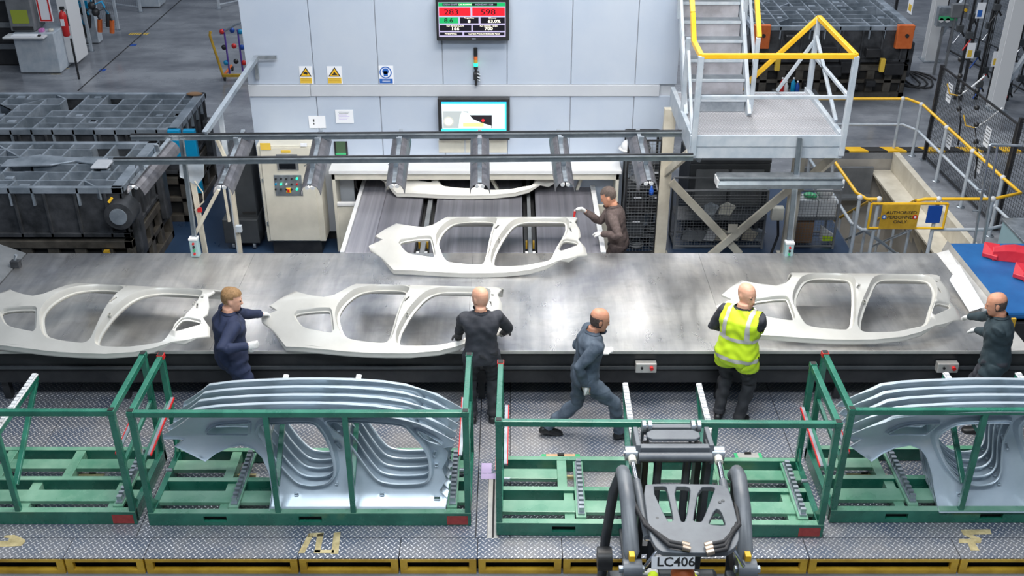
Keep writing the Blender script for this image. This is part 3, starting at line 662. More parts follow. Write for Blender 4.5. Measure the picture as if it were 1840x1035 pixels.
hoods = [((238, 332), (304, 253), 'lamp hood hanging over the front casting, leftmost of seven'), ((397, 332), (437, 237), 'lamp hood in front of the dark grey cabinet'), ((556, 333), (577, 237), 'lamp hood in front of the cream control cabinet'),
         ((708, 330), (721, 237), 'lamp hood above the left pair of belts'), ((862, 330), (862, 237), 'lamp hood right below the lower wall monitor'), ((1016, 327), (1004, 236), 'lamp hood above the right side of the hood opening'), ((1166, 325), (1146, 236), 'lamp hood in front of the mesh shelves beside the mezzanine')]
h0 = make_hood()
for i, (a, b, lab) in enumerate(hoods):
    o = h0 if i == 0 else copy_tree(h0)
    p = at(*a, z=2.13); q = at(*b, z=2.37); c = (p + q) / 2
    o.location = c; d = (q - p).normalized()
    o.rotation_euler = (math.asin(d.z), 0, math.atan2(-d.x, d.y)); o['label'] = lab
    s = (q - p).length / 1.96; o.scale = (1, s, 1)
# fluorescent fitting hung along x below the mezzanine
t = thing('strip_lamp', 'long grey strip lamp hanging crosswise below the mezzanine deck', 'lamp', at(1400, 328, y=12.7))
p, q = at(1288, 326, y=12.7), at(1512, 326, y=12.7)
z0 = p.z
MB().prism([(p.x, 12.62, z0 - .07), (p.x, 12.58, z0 + .0), (p.x, 12.66, z0 + .06), (p.x, 12.76, z0 + .06), (p.x, 12.84, z0), (p.x, 12.8, z0 - .07)], (q.x - p.x, 0, 0)).build('housing', M['railm'], t)
B('top_strip', M['galv'], t, (p.x, q.x, 12.62, 12.80, z0 + .06, z0 + .085), bevel=.004)
for x in (p.x, q.x): B('end_plate', M['whiter'], t, (x - .012, x + .012, 12.6, 12.82, z0 - .05, z0 + .06), bevel=.004)
MB().tube([(p.x + .05, 12.71, z0 - .08), (q.x - .05, 12.71, z0 - .08)], .015, 8).build('lamp_tube', M['tube'], t)
# pendant posts with button boxes
def pendant(pa, pb, y, label):
    a, b = at(*pa, y=y), at(*pb, y=y)
    t = thing('control_post', label, 'control post', (b.x, y, b.z))
    MB().bar(a, b, .055, .04).build('post', M['railm'], t)
    MB().bar(a + Vector((.03, -.03, 0)), b + Vector((.03, -.03, 0)), .014, .014).build('edge', M['galv'], t)
    bx = B('button_box', mat('pale_teal_box', (.35, .50, .52), .4), t, (b.x - .055, b.x + .055, y - .09, y + .01, b.z - .22, b.z + .02), bevel=.008)
    B('box_cap', M['whiter'], t, (b.x - .06, b.x + .06, y - .095, y + .012, b.z + .02, b.z + .05), bevel=.006)
    for k, m in enumerate(('red', 'ink', 'greenlbl', 'red')):
        MB().tube([(b.x, y - .108, b.z - .02 - .05 * k), (b.x, y - .09, b.z - .02 - .05 * k)], .016, 10).build('button', M[m], bx)
    return t
pendant((326, 250), (350, 430), 12.7, 'grey hanging post with a teal button box at the left back of the table')
pendant((1437, 247), (1417, 437), 12.74, 'grey hanging post with a teal button box below the mezzanine')
# left support stand of the rails
t = thing('rail_stand', 'cream tubular stand with a slanted brace holding the left ends of the rails', 'stand', (-4.1, 13, 0))
def pb(px, py, y): return at(px, py, y=y)
MB().bar(pb(342, 300, 13.0), Vector((pb(372, 458, 13.0).x, 13.0, 0)), .06, .05).build('post', M['cream'], t)
MB().bar(pb(412, 300, 13.6), Vector((pb(432, 455, 13.6).x, 13.6, 0)), .055, .045).build('post', M['cream'], t)
MB().bar(pb(393, 340, 12.9), pb(352, 418, 12.9), .06, .045).build('brace', M['cream'], t)
MB().bar(pb(402, 335, 13.3), pb(412, 398, 13.3), .03, .03).build('stay', M['cream'], t)
MB().bar(pb(388, 246, 13.7), pb(404, 282, 13.7), .05, .04).build('stay', M['cream'], t)
MB().prism([pb(322, 295, 12.95), pb(366, 295, 12.95), pb(366, 318, 12.95), pb(354, 334, 12.95), pb(332, 322, 12.95), pb(323, 318, 12.95)], (0, .02, 0)).build('gusset_plate', M['white'], t)
MB().tube([pb(350, 325, 12.93), pb(364, 345, 12.93), pb(366, 362, 12.93), pb(350, 378, 12.93)], .01).build('cable', M['cream'], t)
B('red_tag', M['red'], t, (pb(357, 380, 12.9).x - .03, pb(357, 380, 12.9).x + .03, 12.94, 12.96, pb(357, 384, 12.9).z, pb(357, 376, 12.9).z))
B('socket_box', M['white'], t, (pb(427, 412, 13.5).x - .03, pb(427, 412, 13.5).x + .05, 13.5, 13.56, pb(427, 418, 13.5).z, pb(427, 407, 13.5).z))
# sloping stay from rails up to the enclosure wall
t = thing('sloping_stay', 'grey square tube sloping from the left rails up to the white wall corner', 'strut', (-4, 14, 2.4))
a, b = at(368, 240, y=FY), at(461, 103, y=WY - .12)
MB().bar(a, b, .07, .06).build('stay_tube', M['galv'], t)
MB().bar(b + Vector((-.02, 0, .0)), at(497, 103, y=WY - .1), .05, .05).build('wall_arm', M['galv'], t)
MB().bar(at(460, 112, y=WY - .05), at(463, 142, y=WY - .05), .05, .04).build('wall_bracket', M['galv'], t)
MB().bar(at(396, 205, y=14.1), (at(396, 205, y=14.1).x, 14.1, 0), .06, .05).build('post', M['white'], t)

# ================================================================ WALL SIGNS AND SCREENS
def wall_rect(name, px0, py0, px1, py1, m, parent, y=WY - .003, th=.004, bevel=0):
    a, b = at(px0, py0, y=y), at(px1, py1, y=y)
    return B(name, m, parent, (a.x, b.x, y - th, y, b.z, a.z), bevel=bevel)
def wall_poly(name, pts, m, parent, y):
    return MB().prism([at(x, y_, y=y) for x, y_ in pts], (0, -.001, 0)).build(name, m, parent)
def sign(x0, y0, x1, y1, label): 
    a, b = at(x0, y0, y=WY), at(x1, y1, y=WY)
    t = thing('safety_sign', label, 'sign', ((a.x + b.x) / 2, WY, b.z)); wall_rect('board', x0, y0, x1, y1, M['paper'], t); return t
for (x0, x1, cx_, lab, kind) in ((537, 563, 549, 'yellow triangle warning sign of a crushed hand, left of three signs', 0), (587, 616, 601, 'yellow triangle warning sign, middle of three signs on the white wall', 1)):
    t = sign(x0, 119, x1, 151, lab)
    wall_poly('triangle_border', [(cx_, 120.5), (cx_ + 11, 137.5), (cx_ - 11, 137.5)], M['ink'], t, WY - .008)
    wall_poly('triangle', [(cx_, 123.5), (cx_ + 8, 136), (cx_ - 8, 136)], M['yellow'], t, WY - .010)
    if kind == 0: wall_poly('symbol', [(cx_ - 3.5, 130), (cx_ + .5, 128.5), (cx_ + 4, 131), (cx_ + 3, 134.5), (cx_ - 1, 133), (cx_ - 4, 133)], M['ink'], t, WY - .012)
    else: wall_poly('symbol', [(cx_ - 5, 135), (cx_ - 2, 132), (cx_ - 1, 128), (cx_ + 1.5, 131), (cx_ + 4, 133), (cx_ + 5, 135)], M['ink'], t, WY - .012)
    wall_rect('caption_panel', x0 + 2, 139.5, x1 - 2, 149.5, M['papery'], t, WY - .008)
    for k in range(3): wall_rect('caption_line', x0 + 4, 141.3 + 2.7 * k, x1 - 4, 142.2 + 2.7 * k, M['dullyellow'], t, WY - .0125, .0005)
t = sign(680, 118, 708, 151, 'blue round sign to wear head protection, rightmost of three signs')
c = at(693, 130, y=WY)
def disc(r, m, y, name, dx=0, dz=0, n=28):
    return MB().prism([(c.x + dx + r * math.cos(k * 2 * math.pi / n), y, c.z + dz + r * math.sin(k * 2 * math.pi / n)) for k in range(n)], (0, -.001, 0)).build(name, m, t)
disc(.088, M['paperb'], WY - .008, 'blue_disc'); disc(.072, M['paper'], WY - .0095, 'white_ring'); 
B('head_symbol', M['paperb'], t, (c.x - .03, c.x + .03, WY - .012, WY - .011, c.z - .055, c.z + .02)); disc(.046, M['paperb'], WY - .011, 'helmet_symbol', dz=.02)
wall_rect('caption_panel', 682, 141.5, 706, 149.5, M['paperb'], t, WY - .008)
for k in range(2): wall_rect('caption_line', 687, 143.3 + 2.8 * k, 701, 144.4 + 2.8 * k, M['paper'], t, WY - .0125, .0005)
t = thing('wall_notice', 'white wall notice card with a small black diagram', 'notice', at(570, 230, y=WY)); wall_rect('sheet', 554, 208, 586, 230, M['paper'], t, WY - .006)
wall_rect('diagram', 562, 214, 565, 219, M['ink'], t, WY - .011, .001); wall_rect('diagram', 563, 221, 565, 224, M['ink'], t, WY - .011, .001)
t = thing('wall_notice', 'printed paper notice with grey lines of text right of the diagram card', 'notice', at(620, 220, y=WY)); wall_rect('sheet', 602, 197, 636, 221, M['paper'], t, WY - .006)
for k in range(6): wall_rect('text_line', 608 + (k % 2), 201 + 2.6 * k, 628 - (k % 3) * 2, 201.9 + 2.6 * k, S_lil if k > 1 else M['mgrey'], t, WY - .011, .0008)
# upper monitor
SY = WY - .16
t = thing('wall_monitor', 'upper black wall monitor showing red, green and black figure tables', 'monitor', at(848, 40, y=SY))
a, b = at(782, -6, y=SY), at(915, 73.5, y=SY)
B('casing', M['black'], t, (a.x, b.x, SY, SY + .10, b.z, a.z), bevel=.012)
B('mount', M['dgrey'], t, (-.75, -.45, SY + .1, WY, b.z + .1, a.z - .1))
def sr(n, x0, y0, x1, y1, m, dep): return wall_rect(n, x0, y0, x1, y1, m, t, SY - .001 - dep * .0012, .0008)
sr('screen', 787, 4, 908.5, 66, S_lil, 0)
sr('status_bar', 787.5, 4.5, 908, 11.5, S_grn, 1); sr('bar_field', 795, 6, 824, 10.5, S_blk, 2); sr('bar_field', 848, 6, 893, 10.5, S_blk, 2)
sr('cell', 788.5, 13.5, 845.5, 28.5, S_red, 1); sr('cell', 848.5, 13.5, 907, 28.5, S_red, 1)
sr('cell', 789, 31, 823.5, 42, S_grn, 1); sr('cell', 826.5, 31, 860, 42, S_blk, 1); sr('cell', 863.5, 31, 907, 42, S_blk, 1)
sr('cell', 790, 45, 847, 55.5, S_blk, 1); sr('cell', 849.5, 45, 907, 55.5, S_blk, 1)
sr('cell', 790.5, 58, 831, 63.5, S_blk, 1); sr('cell', 834, 58, 906.5, 63.5, S_blk, 1)
def st(s, px, py, size, m, sx=1.2):
    text(s, size, at(px, py, y=SY - .0042), m, t, sx=sx)
st('283', 811, 22, .105, S_blk, 1.35); st('598', 877, 22, .105, S_blk, 1.35); st('8.6', 806, 37, .08, S_blk, 1.3)
st('8', 843, 38.6, .058, S_crm, 1.4); st('63.0%', 888, 38.4, .060, S_crm, 1.25); st('166', 818, 51.8, .056, S_crm, 1.4); st('700', 878, 51.8, .056, S_crm, 1.4)
st('Target Rate', 843, 32.4, .024, S_crm); st('Efficiency', 885, 32.4, .024, S_crm); st('Run Strokes Count', 818, 46.6, .026, S_crm); st('Run Strokes Target', 878, 46.6, .026, S_crm)
st('LINE RUNNING', 836, 8.3, .026, S_crm, 1); st('CREW SHIFT', 809, 8.3, .03, S_lil); st('MONDAY 11:20', 870, 8.3, .03, S_lil); 
st('FINISHING', 810, 60.8, .03, S_crm); st('Current Product Bodyside Panel', 870, 60.8, .028, S_crm, 1.2)
wall_rect('maker_badge', 848, 68.5, 855, 71, M['galv'], t, SY - .001, .002)
# lower monitor
t = thing('wall_monitor', 'lower wall monitor with a white and blue picture window', 'monitor', at(851, 210, y=SY))
a, b = at(786, 177, y=SY), at(916, 252, y=SY)
B('casing', M['black'], t, (a.x, b.x, SY, SY + .10, b.z, a.z), bevel=.012)
sr('screen', 793, 183, 910, 245, S_wht, 0); sr('title_bar', 793, 183, 910, 186.5, S_blu, 1); sr('task_bar', 793, 231.5, 910, 245, S_cyn, 1); sr('side_bar', 907, 186, 910, 240, S_cyn, 2)
sr('toolbar_field', 844, 192, 900, 205, screen('screen_pale_teal', (.6, .8, .8), .9), 1)
sr('picture', 796, 200, 842, 230, S_gry, 2); sr('picture', 835, 207, 884, 230, S_blk, 1.5)
wall_poly('picture_shape', [(830, 200), (840, 203), (850, 214), (866, 221), (883, 226), (883, 230), (824, 230), (826, 210)], screen('screen_silver', (.55, .6, .6), .9), t, SY - .006)
c = at(806, 218, y=SY)
disc(.075, screen('screen_silver_dark', (.4, .4, .36), .9), SY - .006, 'picture_dial'); disc(.055, screen('screen_silver_light', (.65, .67, .65), .9), SY - .0075, 'picture_dial')
sr('caption_box', 832, 221, 869, 227.5, S_yel, 6); c = at(868, 216, y=SY); disc(.022, S_red, SY - .0085, 'marker'); st('xx', 804, 237, .05, S_blu)
# signal tower
t = thing('signal_lamp', 'slim black signal tower with a lit green segment below the upper monitor', 'signal light', at(855, 150, y=WY - .06))
zz = lambda py: at(855, py, y=WY - .06).z
X = at(855, 120, y=WY - .06).x
for n_, a_, b_, m_, r_ in (('segment', 86, 101, M['black'], .028), ('segment', 101, 107, M['orange'], .028), ('segment', 107, 113, S_amb, .028), ('segment', 113, 119, S_led, .03), ('base', 119, 124, M['black'], .03), ('stem', 124, 153, M['black'], .016)):
    MB().tube([(X, WY - .06, zz(b_)), (X, WY - .06, zz(a_))], r_, 12).build(n_, m_, t)
B('clamp', M['black'], t, (X - .035, X + .05, WY - .09, WY, zz(143), zz(130)), bevel=.01)
for z_ in (131, 137, 142): MB().tube([(X + .02, WY - .1, zz(z_)), (X + .06, WY - .1, zz(z_ + 2))], .012, 8).build('bolt', M['galv'], t)

# ================================================================ CABINETS BEHIND THE TABLE
def z_at(py, y): return at(900, py, y=y).z
y = 14.55
t = thing('control_cabinet', 'cream control cabinet with buttons and a small screen', 'cabinet', (-3.3, y, 0))
a0, a1 = at(486, 430, y=y).x, at(576, 430, y=y).x; zt = z_at(262, y)
B('body', M['beige'], t, (a0 - .05, a1 + .08, y + .02, WY - .03, .22, zt), bevel=.012)
B('door', M['beige'], t, (a0, a1, y, y + .018, .24, zt - .03), bevel=.008)
B('plinth', M['black'], t, (a0 + .02, a1, y + .05, WY - .05, 0, .22))
def cr(n, x0, y0, x1, y1, m, par=None, dep=1, th=.006): 
    p_, q_ = at(x0, y0, y=y), at(x1, y1, y=y); return B(n, m, par or t, (p_.x, q_.x, y - .004 * dep - th, y - .004 * dep + .003, q_.z, p_.z))
pn = cr('button_panel', 492, 314, 545, 351, M['galv'], th=.01)
k_ = 0
for row, ys in enumerate((320, 330, 339)):
    for c_ in range(5):
        px = 496 + c_ * 9.5
        m_ = [M['ink'], M['ink'], M['ink'], M['ink'], S_led, M['ink'], S_led if row == 1 else M['ink'], M['whiter'], M['ink'], M['red']][(row * 5 + c_) % 10]
        if row == 1 and c_ == 0: m_ = M['cyan']
        if row == 1 and c_ == 1: m_ = S_led
        p_ = at(px, ys, y=y)
        MB().tube([(p_.x, y - .035, p_.z), (p_.x, y - .01, p_.z)], .015, 10).build('button', m_, pn)
p_ = at(519, 341, y=y); MB().box(p_.x - .035, p_.x + .035, y - .03, y - .012, p_.z - .035, p_.z + .035).build('isolator', M['yellow'], pn); MB().box(p_.x - .015, p_.x + .015, y - .045, y - .03, p_.z - .02, p_.z + .02).build('isolator_knob', M['red'], pn)
f_ = cr('screen_frame', 496, 277, 537, 305, M['mgrey'], th=.012); cr('display', 500, 283, 532, 303, M['glassd'], f_, 4.2, .002)
cr('warning_label', 467, 257, 487, 269, M['papery'], dep=1); cr('maker_label', 505, 270, 522, 274, M['papery']); cr('paper_label', 540, 257, 552, 263, M['paper'])
for zz_ in (.5, 1.2): B('hinge', M['galv'], t, (a0 - .02, a0 + .0, y - .012, y + .01, zz_, zz_ + .06))
t = thing('ventilation_cover', 'green tinted hatch with black frame on the white wall above the hood', 'hatch', at(617, 268, y=WY))
wall_rect('frame', 600, 254, 626, 281, M['black'], t, WY - .0, .02); wall_rect('glass', 603, 254, 622, 278, mat('green_window', (.07, .12, .07), .2), t, WY - .02, .004); wall_rect('rim', 603, 275, 622, 278, M['greenlbl'], t, WY - .024, .003)
t = thing('wall_hatch', 'beige service hatch in the wall under the lower monitor', 'hatch', at(850, 270, y=WY))
wall_rect('cover', 788, 252, 835, 274, M['beige'], t, WY - .001, .008); wall_rect('cover', 877, 252, 911, 274, M['beige'], t, WY - .001, .008); wall_rect('cover', 836, 252, 876, 274, M['beige'], t, WY - .001, .006)
# dark grey cabinet on castors
y = 14.7; a, b = at(402, 420, y=y), at(474, 430, y=y)
t = thing('castor_cabinet', 'dark grey cabinet on castors left of the cream control cabinet', 'cabinet', ((a.x + b.x) / 2, y, 0))
B('body', M['dgrey'], t, (a.x + .14, min(b.x, -3.9), y + .12, y + .7, .52, 1.62), bevel=.012)
s = B('base_box', M['dgrey'], t, (a.x, min(b.x + .06, -3.88), y, y + .75, .12, .52), bevel=.012)
B('slot', M['ink'], t, (a.x + .3, b.x - .1, y + .112, y + .122, .56, .6))
for x in (a.x + .12, -3.98):
    for yy in (y + .08, y + .65):
        MB().tube([(x - .02, yy, .06), (x + .02, yy, .06)], .06, 14).build('castor', M['galv'], t)

# mesh shelving right of the hood with dark goods
def mesh_unit(name, label, x0, x1, y0, y1, zt, cell=.045, frame='mgrey', shelves=(.35, .7)):
    t = thing(name, label, 'shelf', ((x0 + x1) / 2, y0, 0))
    for x in (x0, x1):
        for yy in (y0, y1): B('upright', M[frame], t, (x - .015, x + .015, yy - .015, yy + .015, 0, zt))
    for z in (.05, zt): B('rail', M[frame], t, (x0, x1, y0 - .012, y0 + .012, z - .012, z + .012), (x0, x1, y1 - .012, y1 + .012, z - .012, z + .012), (x0 - .012, x0 + .012, y0, y1, z - .012, z + .012), (x1 - .012, x1 + .012, y0, y1, z - .012, z + .012))
    for z in shelves: B('shelf', M['dgrey'], t, (x0, x1, y0, y1, z - .012, z))
    mb = MB(); n = int((x1 - x0) / cell)
    for k in range(1, n): mb.box(x0 + k * cell - .0022, x0 + k * cell + .0022, y0 - .0022, y0 + .0022, .05, zt)
    for k in range(1, int(zt / cell)): mb.box(x0, x1, y0 - .0026, y0 + .0018, k * cell - .0022, k * cell + .0022)
    for k in range(1, int((y1 - y0) / cell)): mb.box(x0 - .002, x0 + .002, y0 + k * cell - .002, y0 + k * cell + .002, .05, zt)
    mb.build('wire_mesh', M['mgrey'], t, kind='stuff')
    return t
x0, x1 = at(1114, 400, y=14.6).x, at(1172, 400, y=14.6).x
mesh_unit('mesh_shelf', 'black wire shelving full of dark boxes between the hood and the cream column', x0 + .06, x1 + .05, 14.55, 15.0 - .02, 1.86, .05, 'black', (.3, .7, 1.1, 1.5))
random.seed(3)
its = [('storage_box', 'black storage box', 'box'), ('tool_bag', 'grey bag', 'bag'), ('coiled_hose', 'coiled hose', 'hose')]
shelf_goods = [(.02, .72, 'black', .5, 'black box with white label on the upper middle wire shelf, left', 0), (.33, .72, 'black', .26, 'black box with pale label beside another on the wire shelf', 0), (.02, .32, 'dgrey', .34, 'dark box with vertical ribs on the lower wire shelf', 0),
               (.30, .32, 'dgrey', .2, 'grey coil of hose on the lower wire shelf', 2), (.05, .06, 'mgrey', .2, 'round pale grey coil at the bottom of the wire shelf', 2), (.36, .06, 'galv', .18, 'flat grey coil at bottom right of the wire shelf', 2),
               (.02, 1.12, 'mgrey', .15, 'grey folded cloth on the upper wire shelf', 1), (.3, 1.12, 'black', .25, 'black crate on the upper wire shelf', 0), (.05, 1.52, 'black', .22, 'black crate on the top wire shelf', 0)]
for dx, z, m, h, lab, k in shelf_goods:
    bx_ = x0 + .1 + dx
    t = thing(('storage_box', 'cloth_bundle', 'hose_coil')[0 if k == 0 else 1 if k == 1 else 2], lab, ('box', 'cloth', 'hose')[k], (bx_ + .12, 14.75, z))
    if k == 2:
        for j in range(3):
            rr = .11 - .012 * j
            MB().tube([(bx_ + .13 + rr * math.cos(a_ * math.pi / 8), 14.74 + rr * math.sin(a_ * math.pi / 8), z + .03 + j * .03) for a_ in range(17)], .014, 6).build('turn', M[m], t)
    elif k == 1:
        MB().ball((bx_ + .12, 14.75, z + .06), .12, .12, .06).ball((bx_ + .16, 14.7, z + .09), .07, .06, .05).build('folds', M[m], t)
    else:
        B('tub', M[m], t, (bx_, bx_ + .24, 14.6, 14.9, z, z + min(h, .33)), bevel=.01)
        B('rim', M['mgrey'], t, (bx_ - .006, bx_ + .246, 14.594, 14.906, z + min(h, .33) - .03, z + min(h, .33) - .01)); B('paper_label', M['paper'], t, (bx_ + .07, bx_ + .18, 14.592, 14.598, z + .2, z + .225))
t = thing('hard_hat', 'white hard hat on top of the wire shelving', 'helmet', (x0 + .1, 14.7, 1.86)); p = at(1130, 264, y=14.72)
MB().ball((p.x, 14.72, p.z), .12, .14, .11).build('shell', M['whiter'], t); MB().lathe((p.x, 14.72, p.z - .03), [(.15, 0), (.155, .01), (.12, .02)]).build('brim', M['whiter'], t)
t = thing('blue_bottle', 'blue plastic bottle hanging under the rightmost lamp hood', 'bottle', at(1171, 338, y=13.2)); p = at(1171, 338, y=13.2)
MB().lathe((p.x, 13.2, p.z - .1), [(.012, 0), (.03, .005), (.032, .07), (.014, .1), (.012, .13)]).build('bottle_body', M['blue'], t); MB().tube([(p.x, 13.2, p.z + .03), (p.x, 13.2, 2.12)], .003, 5).build('cord', M['ink'], t)

# ================================================================ MEZZANINE
DZ = 2.55; DX0, DX1, DY0, DY1 = 2.29, 4.22, 12.80, 14.62
t = thing('mezzanine', 'steel access platform with stairs, white posts and yellow handrails', 'platform', (3.25, 14.0, 0)); mz = t
dk = mat('worn_deck_plate', (.38, .36, .38), .35, .5, (.64, .62, .66), 2.5, rvar=.1)
B('deck', M['checkerw'], t, (DX0 + .04, DX1 - .04, DY0 + .02, DY1, DZ - .01, DZ + .002))
B('front_beam', M['white'], t, (DX0 - .02, DX1 + .02, DY0 - .01, DY0 + .03, DZ - .10, DZ + .05), bevel=.004)
B('front_beam', M['white'], t, (DX0 - .02, DX1 + .02, DY0 + .0, DY0 + .05, DZ - .26, DZ - .105), bevel=.004)
for x in (DX0 - .02, DX1 - .04): B('side_beam', M['white'], t, (x, x + .06, DY0 + .05, DY1 + .1, DZ - .22, DZ + .06), bevel=.004)
B('back_beam', M['white'], t, (DX0, DX1, DY1, DY1 + .06, DZ - .22, DZ + .0), bevel=.004)
HZ = DZ + 1.08
def post(x, y_, z0=DZ - .22, z1=HZ, w_=.07, m='white', par=None): return MB().bar((x, y_, z0), (x, y_, z1), w_, w_).build('post', M[m], par or mz, bevel=.006)
for x, y_ in ((DX0 + .03, DY0 + .0), (DX1, DY0 + .0), (DX1, DY1 - .0)): post(x, y_)
def hr(pts, r=.03, m='yellow', nm='handrail'):
    mb = MB()
    for a, b in zip(pts, pts[1:]): mb.bar(a, b, r * 2, r * 2)
    return mb.build(nm, M[m], mz, bevel=.006)
hr([(DX0 + .03, DY0, HZ), (DX1, DY0, HZ), (DX1, DY1, HZ)])
hr([(DX1, DY1, HZ), (DX1 - .95, DY1 + .05, DZ + .05)])
hr([(DX0 + .03, DY0, HZ), (DX0 + .02, 13.35, HZ + .02), (DX0 + .0, 13.5, HZ + .35), (DX0 + .0, 15.8, HZ + 2.6)])
hr([(DX0, DY0 + .02, DZ + .55), (DX1, DY0 + .02, DZ + .55)], .022, 'white', 'mid_rail')
hr([(DX1, DY0, DZ + .55), (DX1, DY1, DZ + .55)], .022, 'white', 'mid_rail')
hr([(DX1, DY1, HZ - .3), (DX1 - .45, DY1, DZ + .03)], .022, 'white', 'brace'); hr([(DX1, DY0 + .4, DZ + .1), (DX1, DY1, HZ - .25)], .022, 'white', 'brace')
hr([(DX0 + .02, DY0 + .1, DZ + .02), (DX0 + .02, 13.7, HZ - .2)], .02, 'white', 'brace')
# stairs
sx0, sx1 = 2.36, 3.15
nst = 13
for k in range(nst):
    y_ = 13.78 + .20 * k; z_ = DZ + .20 + .21 * k
    s = B('tread', M['railm'], t, (sx0, sx1, y_, y_ + .22, z_ - .02, z_), bevel=.002)
    B('nosing', M['white'], s, (sx0, sx1, y_ - .012, y_, z_ - .035, z_ + .002))
    B('riser', dk, t, (sx0 + .01, sx1 - .01, y_ + .20, y_ + .206, z_, z_ + .19))
B('riser', M['galv'], t, (sx0 + .01, sx1 - .01, 13.79, 13.8, DZ + .02, DZ + .17))
for x in (sx0 - .03, sx1 + .03):
    MB().bar((x, 13.66, DZ + .0), (x, 13.66 + 2.8, DZ + 2.94), .05, .16, up=(0, 0, 1)).build('stringer', M['white'], t, bevel=.004)
    for j in range(3):
        yb = 13.72 + j * .95; zb = DZ + .05 + j * 1.0
        MB().bar((x + (.03 if x > 3 else -.03), yb, zb), (x + (.03 if x > 3 else -.03), yb + (.0), zb + 1.0), .055, .055).build('post', M['white'], t, bevel=.004)
hr([(sx1 + .07, 13.72, DZ + 1.05), (sx1 + .07, 16.6, DZ + 4.1)])
hr([(sx1 + .07, 13.72, DZ + .55), (sx1 + .07, 16.6, DZ + 3.6)], .02, 'white', 'mid_rail')
hr([(sx0 - .07, 13.74, DZ + .55), (sx0 - .07, 16.6, DZ + 3.6)], .02, 'white', 'mid_rail')
# columns and braces
def col(x, y_, z1, m='cream'):
    c_ = MB().box(x - .085, x + .085, y_ - .05, y_ + .05, .015, z1).build('column', M[m], mz, bevel=.006)
    MB().box(x - .13, x + .13, y_ - .12, y_ + .12, 0, .015).build('base_plate', M[m], c_)
CYB = 14.55
col(DX0 - .03, CYB, DZ - .2); col(DX1 - .02, CYB, DZ - .2)
def br(a, b, m='cream', w_=.11): return MB().bar(a, b, .05, w_).build('brace', M[m], mz, bevel=.004)
br((DX0 - .03, CYB, 1.35), (DX0 - .0, DY0 + .15, DZ - .25)); br((DX1 - .02, CYB, 1.05), (DX1 + .0, DY0 + .15, DZ - .25), w_=.14)
br((DX0 + .05, CYB - .08, 1.25), (DX1 - .75, CYB - .08, .06)); br((DX1 - .05, CYB - .14, 1.25), (DX0 + .72, CYB - .14, .06)); MB().box(DX0 + .94, DX0 + 1.08, CYB - .18, CYB - .17, .46, .60).build('gusset_plate', M['cream'], mz)
MB().bar((DX0 + .5, 14.9, 1.4), (DX0 + .7, 14.9, DZ - .25), .10, .05).build('slotted_upright', M['galv'], mz)
B('junction_box', M['beige'], t, (DX1 - .36, DX1 - .18, CYB - .18, CYB - .06, .66, .86), bevel=.01)
MB().tube([(DX1 - .25, CYB - .14, .66), (DX1 - .22, CYB - .15, .4), (DX1 - .3, CYB - .15, .05)], .02).build('cable', M['blackrub'], t)
# conveyor-like dark machine under the mezzanine
t = thing('scrap_chute', 'dark grey machine housing in the shade under the mezzanine', 'machine', (3.2, 15.6, 0))
MB().prism([(2.75, 15.3, 1.25), (4.0, 15.3, 1.25), (4.0, 16.3, 1.9), (2.75, 16.3, 1.9)], (0, 0, -.05)).build('sloped_cover', M['dgrey'], t)
B('body', M['dgrey'], t, (2.75, 4.0, 15.3, 16.3, .02, 1.19), bevel=.02); B('door', M['mgrey'], t, (2.85, 3.35, 15.28, 15.3, .2, 1.1), (3.4, 3.9, 15.28, 15.3, .2, 1.1), bevel=.008)
# cages under the mezzanine
xa, xb = at(1214, 400, y=14.75).x, at(1374, 400, y=14.75).x
mesh_unit('mesh_cage', 'wire mesh cage of off-cuts behind the crossed cream braces', xa, xb, 14.75, 15.25, .98, .045, 'mgrey', (.5,))
random.seed(5)
for k, (px, py, m, lab) in enumerate(((1305, 370, 'beige', 'pale pressed off-cut high in the caged left bin'), (1350, 385, 'cream', 'crumpled pale off-cut right of the crossing braces'), (1275, 412, 'whiter', 'white scrap piece low in the wire cage'), (1318, 418, 'beige', 'pale cap shaped scrap beside the brace crossing'), (1252, 435, 'mgrey', 'grey scrap at the bottom left of the wire cage'), (1302, 390, 'red', 'small red scrap in the middle of the wire cage'), (1240, 385, 'mgrey', 'dull grey off-cut high in the caged left bin'), (1275, 375, 'galv', 'zinc off-cut between the two pale pieces up in the cage'), (1362, 398, 'galv', 'zinc off-cut at the right end of the cage shelf'), (1345, 436, 'mgrey', 'grey scrap at the bottom right of the wire cage'), (1290, 440, 'cream', 'cream strip flat on the cage floor'))):
    p = at(px, py, y=14.95); zb = .5 if p.z > .5 else .06
    t = thing('scrap_piece', lab, 'scrap', (p.x, 14.95, zb)); s = .035 if m == 'red' else .11
    MB().prism([(p.x - s, 14.93, zb), (p.x + s * .6, 14.9, zb), (p.x + s * 1.3, 14.92, zb + s * 1.2), (p.x + s * .2, 14.95, zb + s * 1.6), (p.x - s * .7, 14.96, zb + s)], (0, s * .7, 0)).build('folded_sheet', M[m], t, bevel=.006)
xa, xb = at(1428, 400, y=14.75).x, at(1503, 400, y=14.75).x
mesh_unit('mesh_cage', 'small wire cage of boxes right of the cream column', xa, xb, 14.75, 15.25, .98, .045, 'mgrey', (.5,))
def carton(px0, px1, z0, z1, m, name, lab, cat='box'):
    x0_, x1_ = at(px0, 400, y=14.9).x, at(px1, 400, y=14.9).x
    t = thing(name, lab, cat, ((x0_ + x1_) / 2, 15, z0)); B('carton_body', M[m], t, (x0_, x1_, 14.85, 15.15, z0, z1), bevel=.008); B('flap', M[m], t, (x0_ + .01, x1_ - .01, 14.86, 14.99, z1, z1 + .008)); return t
carton(1430, 1463, .5, .76, 'whiter', 'white_bin', 'left white bin on the shelf of the small wire cage'); carton(1465, 1497, .5, .76, 'whiter', 'white_bin', 'right white bin on the shelf of the small wire cage')
